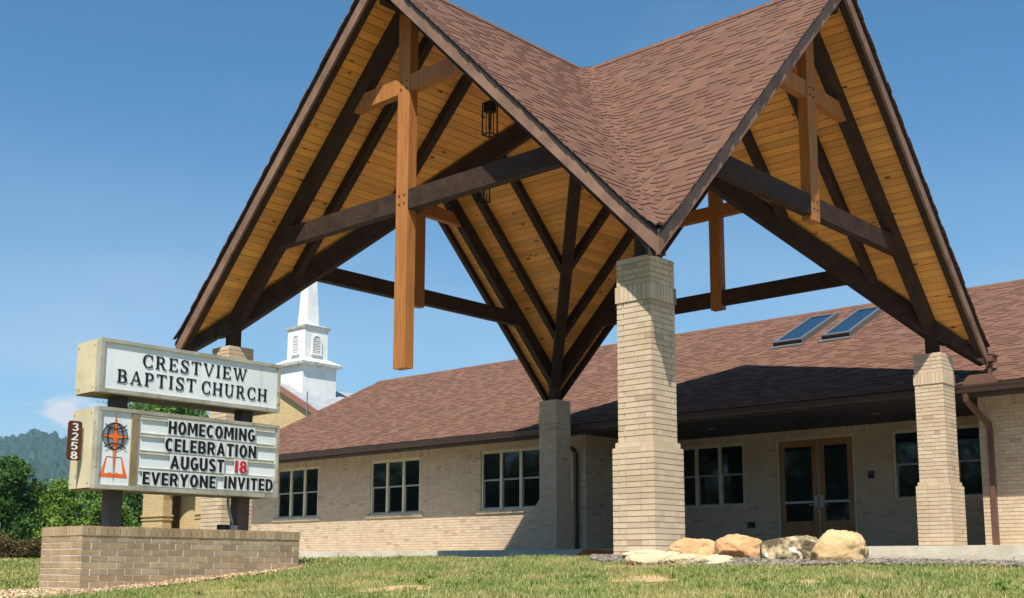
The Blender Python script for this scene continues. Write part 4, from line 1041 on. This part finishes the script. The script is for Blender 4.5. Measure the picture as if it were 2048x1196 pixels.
def chips(name, m, label, fn, n, size, cat=None):
    P = np.array([p for p in (fn() for _ in range(n)) if p is not None])
    n = len(P); z = ground_z(P[:, 0], P[:, 1])
    th = rng.uniform(0, 2*np.pi, n); l = rng.uniform(.5, 1.3, n)*size; wd = l*rng.uniform(.3, .7, n); h = l*rng.uniform(.2, .5, n)
    tx, ty = rng.normal(0, .35, n), rng.normal(0, .35, n)
    base = np.array([[-1, -1, -1], [1, -1, -1], [1, 1, -1], [-1, 1, -1], [-1, -1, 1], [1, -1, 1], [1, 1, 1], [-1, 1, 1]], float)*.5
    V = np.zeros((n, 8, 3)); c, s = np.cos(th), np.sin(th)
    bx = base[None, :, 0]*l[:, None]*rng.uniform(.7, 1.2, (n, 8)); by = base[None, :, 1]*wd[:, None]*rng.uniform(.7, 1.2, (n, 8)); bz = base[None, :, 2]*h[:, None]
    bz = bz+bx*tx[:, None]+by*ty[:, None]
    V[:, :, 0] = P[:, :1]+bx*c[:, None]-by*s[:, None]; V[:, :, 1] = P[:, 1:2]+bx*s[:, None]+by*c[:, None]
    V[:, :, 2] = (z+.01+rng.uniform(0, .02, n))[:, None]+bz
    F0 = np.array([[0, 3, 2, 1], [4, 5, 6, 7], [0, 1, 5, 4], [1, 2, 6, 5], [2, 3, 7, 6], [3, 0, 4, 7]])
    Fc = (F0[None]+8*np.arange(n)[:, None, None]).reshape(-1, 4)
    np_mesh(name, V.reshape(-1, 3), Fc, m, label=label, kind='stuff', category=cat)
EY = [-9, -4.5, -3.4, -3.0, -2.6, -2.2, -1.2, -.5, 0, .35, .45]; EXX = [-.95, -.98, -1.08, -1.2, -1.55, -1.82, -1.84, -1.5, -1.1, -.66, -.64]
def lawn_edge(y): return np.interp(y, EY, EXX)+.035*np.sin(np.asarray(y)*7.3)+.02*np.sin(np.asarray(y)*19)
def bed_pt():
    y = random.uniform(-8, .4); edge = float(lawn_edge(y))
    x = random.uniform(edge, -.57)
    if abs(x) < .31 and abs(y) < .31: return None
    return (x, y)
chips('gravel_bed', 'gravel', 'grey gravel bed along the driveway edge', bed_pt, 22000, .032)
def mulch_front(x): return np.interp(x, [-6.1, -5.75, -5.3, -4.1, -2.5, -2.3], [3.6, 3.0, 2.83, 3.0, 3.29, 3.4])
def mulch_pt():
    x = random.uniform(-6.0, -2.35); y = random.uniform(2.8, 4.7)
    if y > 3.44 and x > -5.3: return None
    if y < float(mulch_front(x))+.03*math.sin(x*9)+random.gauss(0, .02): return None
    return (x, y)
chips('wood_chips', 'mulch', 'wood chip mulch around the brick sign base', mulch_pt, 34000, .032)
# soil sheets under the beds
def sheet(name, poly, m, label, dz=.004, kind='structure'):
    mb = MB(); nn = 40
    (x0, x1, y0, y1) = poly
    xs = np.linspace(x0, x1, 6); ys = np.linspace(y0, y1, nn); X, Y = np.meshgrid(xs, ys); Z = ground_z(X, Y)+dz+.006
    i = np.arange(X.size).reshape(X.shape); Fc = np.stack([i[:-1, :-1], i[:-1, 1:], i[1:, 1:], i[1:, :-1]], -1).reshape(-1, 4)
    np_mesh(name, np.stack([X, Y, Z], -1).reshape(-1, 3), Fc, m, label=label, kind=kind)
sheet('bed_soil', (-1.7, -.62, -2.9, -.4), 'bed', 'bare soil under the gravel bed')
sheet('mulch_soil', (-5.6, -2.4, 3.3, 3.5), 'bed', 'bare soil under the wood chips')

# ------------------------------------------------------------------ grass
def hash_noise(x, y):
    return (np.sin(x*1.9+1.3*np.sin(y*1.1))+np.sin(y*2.3+1.7*np.sin(x*.9+1))+np.sin((x+y)*3.7+np.sin(x*4.1)))/3
BARE = [(-4.32, -.36, .42, .34), (-2.0, -1.1, .42, .3), (-1.65, -.5, .45, .3), (-2.95, -2.05, .3, .35), (-2.7, -3.4, .25, .3), (-4.8, 1.5, .3, .25), (-3.3, .9, .22, .3), (-3.6, -4.2, .3, .3)]
def grass(name, x0, x1, y0, y1, n, h0, h1, wd, label):
    x = rng.uniform(x0, x1, n); y = rng.uniform(y0, y1, n)
    keep = np.ones(n, bool)
    edge = lawn_edge(y)
    keep &= x < edge+rng.normal(0, .03, n)
    keep &= ~((x > -6.0) & (x < -2.3) & (y > mulch_front(x)+rng.normal(0, .03, n)) & (y < 4.7))
    for bx, by, ra, rb in BARE:
        d = (((x-bx)*.737+(y-by)*.676)/rb)**2+(((x-bx)*.676-(y-by)*.737)/ra)**2+.5*hash_noise(x*4, y*4)
        keep &= (d > 1) | (rng.random(n) < .10+.6*np.clip(d, 0, 1)**3)
    hn = hash_noise(x, y); keep &= rng.random(n) < np.clip(.85+.5*hn, .35, 1)
    x, y, hn = x[keep], y[keep], hn[keep]; n = len(x); z = ground_z(x, y)
    h = h0+(h1-h0)*rng.random(n)**2.2; h *= 1+.55*hn+.3*hash_noise(x*5, y*5); tall = rng.random(n) < .012; h = np.where(tall, h*1.9, h); th = rng.uniform(0, 2*np.pi, n); ln = rng.normal(0, .55, n)*h; la = rng.uniform(0, 2*np.pi, n)
    w_ = wd*rng.uniform(.6, 1.2, n)
    px, py = np.cos(th)*w_, np.sin(th)*w_; lx, ly = np.cos(la)*ln, np.sin(la)*ln
    V = np.zeros((n, 5, 3))
    V[:, 0] = np.stack([x-px, y-py, z-.004], 1); V[:, 1] = np.stack([x+px, y+py, z-.004], 1)
    V[:, 2] = np.stack([x+px*.8+lx*.35, y+py*.8+ly*.35, z+h*.6], 1); V[:, 3] = np.stack([x-px*.8+lx*.35, y-py*.8+ly*.35, z+h*.6], 1)
    V[:, 4] = np.stack([x+lx, y+ly, z+h*.92], 1)
    F3 = (np.array([[0, 1, 2], [0, 2, 3], [3, 2, 4]])[None]+5*np.arange(n)[:, None, None]).reshape(-1, 3)
    np_mesh(name, V.reshape(-1, 3), F3, 'grass', label=label, kind='stuff', category='grass')
MT['dirt'] = mat('bare_dirt', S(196, 164, 122), S(170, 138, 98), 7, rough=1, bump=.7, bscale=45)
for bx, by, ra, rb in BARE[:5]:
    vs_ = [(bx, by)]; na = 28
    for ring_r in (.5, 1.0):
        for k in range(na):
            a = 2*math.pi*k/na; r_ = ring_r*(.85+.22*math.sin(3*a+bx*5)+.12*math.sin(7*a+by*9))
            vs_.append((bx+rt.x*ra*r_*math.cos(a)+fw.x*rb*r_*math.sin(a), by+rt.y*ra*r_*math.cos(a)+fw.y*rb*r_*math.sin(a)))
    V = [(x, y, float(ground_z(x, y))+.005) for x, y in vs_]
    MB().add(V, [(0, 1+k, 1+(k+1) % na) for k in range(na)]+[(1+k, 1+na+k, 1+na+(k+1) % na, 1+(k+1) % na) for k in range(na)]).build('bare_soil', 'dirt', label='bare tan soil patch worn into the lawn', kind='structure')
def tufts():
    n0 = 130; cx_ = rng.uniform(-6.2, -1.9, n0); cy_ = rng.uniform(-6, 2.8, n0); n = n0*26
    x = np.repeat(cx_, 26)+rng.normal(0, .022, n); y = np.repeat(cy_, 26)+rng.normal(0, .022, n); z = ground_z(x, y)
    h = rng.uniform(.03, .07, n); th = rng.uniform(0, 6.28, n); w_ = .004; ln = h*rng.uniform(.2, .8, n)
    dx, dy = (x-np.repeat(cx_, 26)), (y-np.repeat(cy_, 26)); q = np.hypot(dx, dy)+1e-6; dx, dy = dx/q*ln, dy/q*ln
    px, py = np.cos(th)*w_, np.sin(th)*w_; V = np.zeros((n, 5, 3))
    V[:, 0] = np.stack([x-px, y-py, z-.004], 1); V[:, 1] = np.stack([x+px, y+py, z-.004], 1)
    V[:, 2] = np.stack([x+px+dx*.35, y+py+dy*.35, z+h*.6], 1); V[:, 3] = np.stack([x-px+dx*.35, y-py+dy*.35, z+h*.6], 1); V[:, 4] = np.stack([x+dx, y+dy, z+h*.9], 1)
    F3 = (np.array([[0, 1, 2], [0, 2, 3], [3, 2, 4]])[None]+5*np.arange(n)[:, None, None]).reshape(-1, 3)
    np_mesh('grass_tufts', V.reshape(-1, 3), F3, 'leaf_light', label='scattered taller green grass tufts in the lawn', kind='stuff', category='grass')
tufts()
grass('lawn_grass', -6.4, -.55, -6.6, 3.3, 400000, .014, .055, .0036, 'short green lawn grass with dry patches on the bank')
grass('lawn_grass', -7.5, -.55, 3.0, 20, 110000, .03, .07, .009, 'mown grass of the lawn beyond the brick sign base')

# ------------------------------------------------------------------ trees
def leaf_cloud(C, n_per, size, rad, flat=.8):
    k = len(C); P = np.repeat(C, n_per, 0)+rng.normal(0, 1, (k*n_per, 3))*np.array([rad, rad, rad*flat])
    n = len(P); u = rng.normal(0, 1, (n, 3)); u /= np.linalg.norm(u, axis=1)[:, None]
    v = rng.normal(0, 1, (n, 3)); v -= (v*u).sum(1)[:, None]*u; v /= np.linalg.norm(v, axis=1)[:, None]
    s = size*rng.uniform(.6, 1.3, n)[:, None]
    V = np.stack([P-u*s, P-v*s*.5, P+u*s, P+v*s*.5], 1).reshape(-1, 3)
    return V, np.arange(n*4).reshape(-1, 4)
def tree(name, label, x, y, z0, h, rx, ry, m, n_cl=130, n_per=90, size=.14, trunk=.18, crown0=.25, group='trees left of the church', cat='tree'):
    t = thing(name, label, cat, group); t.location = (x, y, z0)
    hc = h*(1-crown0)
    # clump centres: several lobes so that the outline is uneven
    lob = [(rng.uniform(-.55, .55), rng.uniform(-.55, .55), rng.uniform(.1, .75), rng.uniform(.38, .6)) for _ in range(9)]+[(0, 0, .45, .62), (0, 0, .8, .3)]
    C = []
    for _ in range(n_cl):
        lx, ly, lz, lr = lob[rng.integers(len(lob))]
        d = rng.normal(0, 1, 3); d /= np.linalg.norm(d); r = lr*rng.uniform(.55, 1)**.6
        C.append((((lx+d[0]*r)*rx), ((ly+d[1]*r)*ry), h*crown0+hc*np.clip(lz+d[2]*r*.62, 0, 1)))
    C = np.array(C)
    V, Fc = leaf_cloud(C, n_per, size, min(rx, hc)*.125)
    np_mesh('crown', V, Fc, m, t)
    mb = MB(); mb.tube([(0, 0, -.3), (0, 0, h*.3), (.1, .05, h*.6), (.15, .1, h*.9)], [trunk, trunk*.8, trunk*.5, trunk*.15], 8)
    for i in range(9):
        a = rng.uniform(0, 6.28); c = C[rng.integers(len(C))]
        mb.tube([(0, 0, h*.22+.05*h*rng.random()*4), (c[0]*.5, c[1]*.5, c[2]*.55+h*.1), tuple(c)], [trunk*.45, trunk*.3, trunk*.08], 6)
    mb.build('trunk', 'bark', t)
def at(u, d):   # a spot on the ground d metres out along picture column u of the 2048 px photo
    a = YAW-math.atan((u-1024)/F_PX); return CAM_POS[0]+math.cos(a)*d, CAM_POS[1]+math.sin(a)*d
TREES = [('broadleaf_tree', 'tall dark leafy tree at the left edge of the picture', 22, 50, 4.35, 1.35, 1.35, 'leaf_dark', 120, 130),
         ('broadleaf_tree', 'dense dark tree behind the tall one at the left edge', -70, 60, 5.2, 2.2, 2.2, 'leaf_dark', 130, 110),
         ('broadleaf_tree', 'bright green rounded tree just left of the sign base', 128, 55, 3.85, 1.5, 1.5, 'leaf_light', 120, 130),
         ('broadleaf_tree', 'mid green tree seen behind the left sign post', 200, 56, 4.0, 1.6, 1.6, 'leaf', 120, 120),
         ('broadleaf_tree', 'dark green tree between left sign post and yellow church', 270, 60, 4.3, 1.6, 1.6, 'leaf_dark', 120, 120),
         ('broadleaf_tree', 'low dark tree filling the gap left of the bright one', 78, 62, 2.9, 1.5, 1.5, 'leaf_dark', 100, 110),
         ('broadleaf_tree', 'tall distant tree whose top shows between the sign cabinets', 330, 84, 12.2, 4.0, 4.0, 'leaf', 170, 100)]
for nm, lb, u, d, h, rx, ry, m, nc, npf in TREES:
    x, y = at(u, d); tree(nm, lb, x, y, -.3, h, rx, ry, m, nc, int(npf*1.6), size=.085 if d < 75 else .15, crown0=.08 if h < 7 else .3)
# low russet hedge bushes at the far side of the drive
for i, (u, lb) in enumerate(((-25, 'low russet hedge bush cut by the left picture edge'), (18, 'low russet hedge bush in front of the dark tree'), (62, 'low russet hedge bush next to the sign base'))):
    x, y = at(u, 44); tree('hedge_bush', lb, x, y, -.25, 1.05, .9, .9, 'leaf_red', 70, 80, size=.06, trunk=.04, crown0=.02, group='russet hedge bushes', cat='bush')
# small white notice on a post at the left edge
x, y = at(1, 40); nb = thing('small_notice', 'small pale notice board on a post at the left edge', 'sign'); nb.location = (x, y, -.2); nb.rotation_euler.z = YAW-math.pi/2
MB().box(-.03, .03, -.03, .03, -.2, 1.45).build('post', 'alum', nb); MB().box(-.13, .13, -.06, -.032, .85, 1.4).build('panel', 'white', nb)

def unseen_woods():  # unseen leaf mass added to block low sky light and darken window reflections
    C = []
    for i in range(2600):
        t = rng.uniform(-70, 130); dpt = rng.uniform(0, 8); hh = 10.5+2.5*math.sin(t*.31)+1.8*math.sin(t*.83+1)
        C.append((-37-dpt+4*math.sin(t*.05), t, -2+hh*rng.random()**.7))
    V, Fc = leaf_cloud(np.array(C), 30, .42, .9)
    np_mesh('unseen_woods', V, Fc, 'leaf_dark', label='unseen tree mass added behind the camera to dim sky light', kind='stuff')
unseen_woods()
# ------------------------------------------------------------------ mountain and haze
def mountain():
    prof = [(-500, 175), (-250, 205), (-120, 235), (0, 262), (30, 266), (60, 279), (75, 272), (95, 268), (105, 273), (118, 262), (140, 262), (220, 228), (300, 190), (420, 130), (600, 80), (900, 50)]
    us = np.linspace(-500, 900, 420); hs = np.interp(us, [p[0] for p in prof], [p[1] for p in prof])
    D0 = 2600; rows = 90; V = []
    for j in range(rows):
        t = j/(rows-1)                      # 0 foot .. 1 crest
        d = D0-1500*(1-t)
        a = YAW-np.arctan((us-1024)/F_PX); top = hs/F_PX*D0*np.cos(a-YAW)
        gul = .12*np.sin(us*.035+t*3)+.08*np.sin(us*.09-t*5+1)
        zz = top*np.clip(t**1.15*(1+gul*(1-t)), 0, 1.02)-10
        V.append(np.stack([CAM_POS[0]+np.cos(a)*d, CAM_POS[1]+np.sin(a)*d, zz], 1))
    V = np.array(V)
    # canopy bumps
    bump = rng.normal(0, 1, V.shape[:2])
    for _ in range(1): bump = (bump+np.roll(bump, 1, 1)+np.roll(bump, 1, 0))/1.9
    V[:, :, 2] += bump*3.4; V[:, :, 0] += rng.normal(0, 2, V.shape[:2]); V[:, :, 1] += rng.normal(0, 2, V.shape[:2])
    i = np.arange(V.shape[0]*V.shape[1]).reshape(V.shape[:2]); Fc = np.stack([i[:-1, :-1], i[:-1, 1:], i[1:, 1:], i[1:, :-1]], -1).reshape(-1, 4)
    MT['forest'] = mat('mountain_forest', S(34, 60, 30), S(54, 78, 38), .02, rough=1, spec=.05, speck=S(22, 38, 24), speck_scale=.06, speck_lo=.5, speck_hi=.62)
    o = np_mesh('mountain', V.reshape(-1, 3), Fc, 'forest', label='wooded blue mountain ridge on the horizon', kind='structure')
    o.data.polygons.foreach_set('use_smooth', [True]*len(Fc))
mountain()
hz = bpy.data.materials.new('haze'); hz.use_nodes = True; nt = hz.node_tree; nt.nodes.clear()
pv = nt.nodes.new('ShaderNodeVolumePrincipled'); pv.inputs['Color'].default_value = (.5, .72, 1, 1); pv.inputs['Density'].default_value = .00017; pv.inputs['Anisotropy'].default_value = .2
oo = nt.nodes.new('ShaderNodeOutputMaterial'); nt.links.new(pv.outputs[0], oo.inputs['Volume'])
MB().box(-6100, 6100, -6100, 6100, -14, 345).build('haze', hz, label='thin blue summer haze over the valley', kind='stuff')
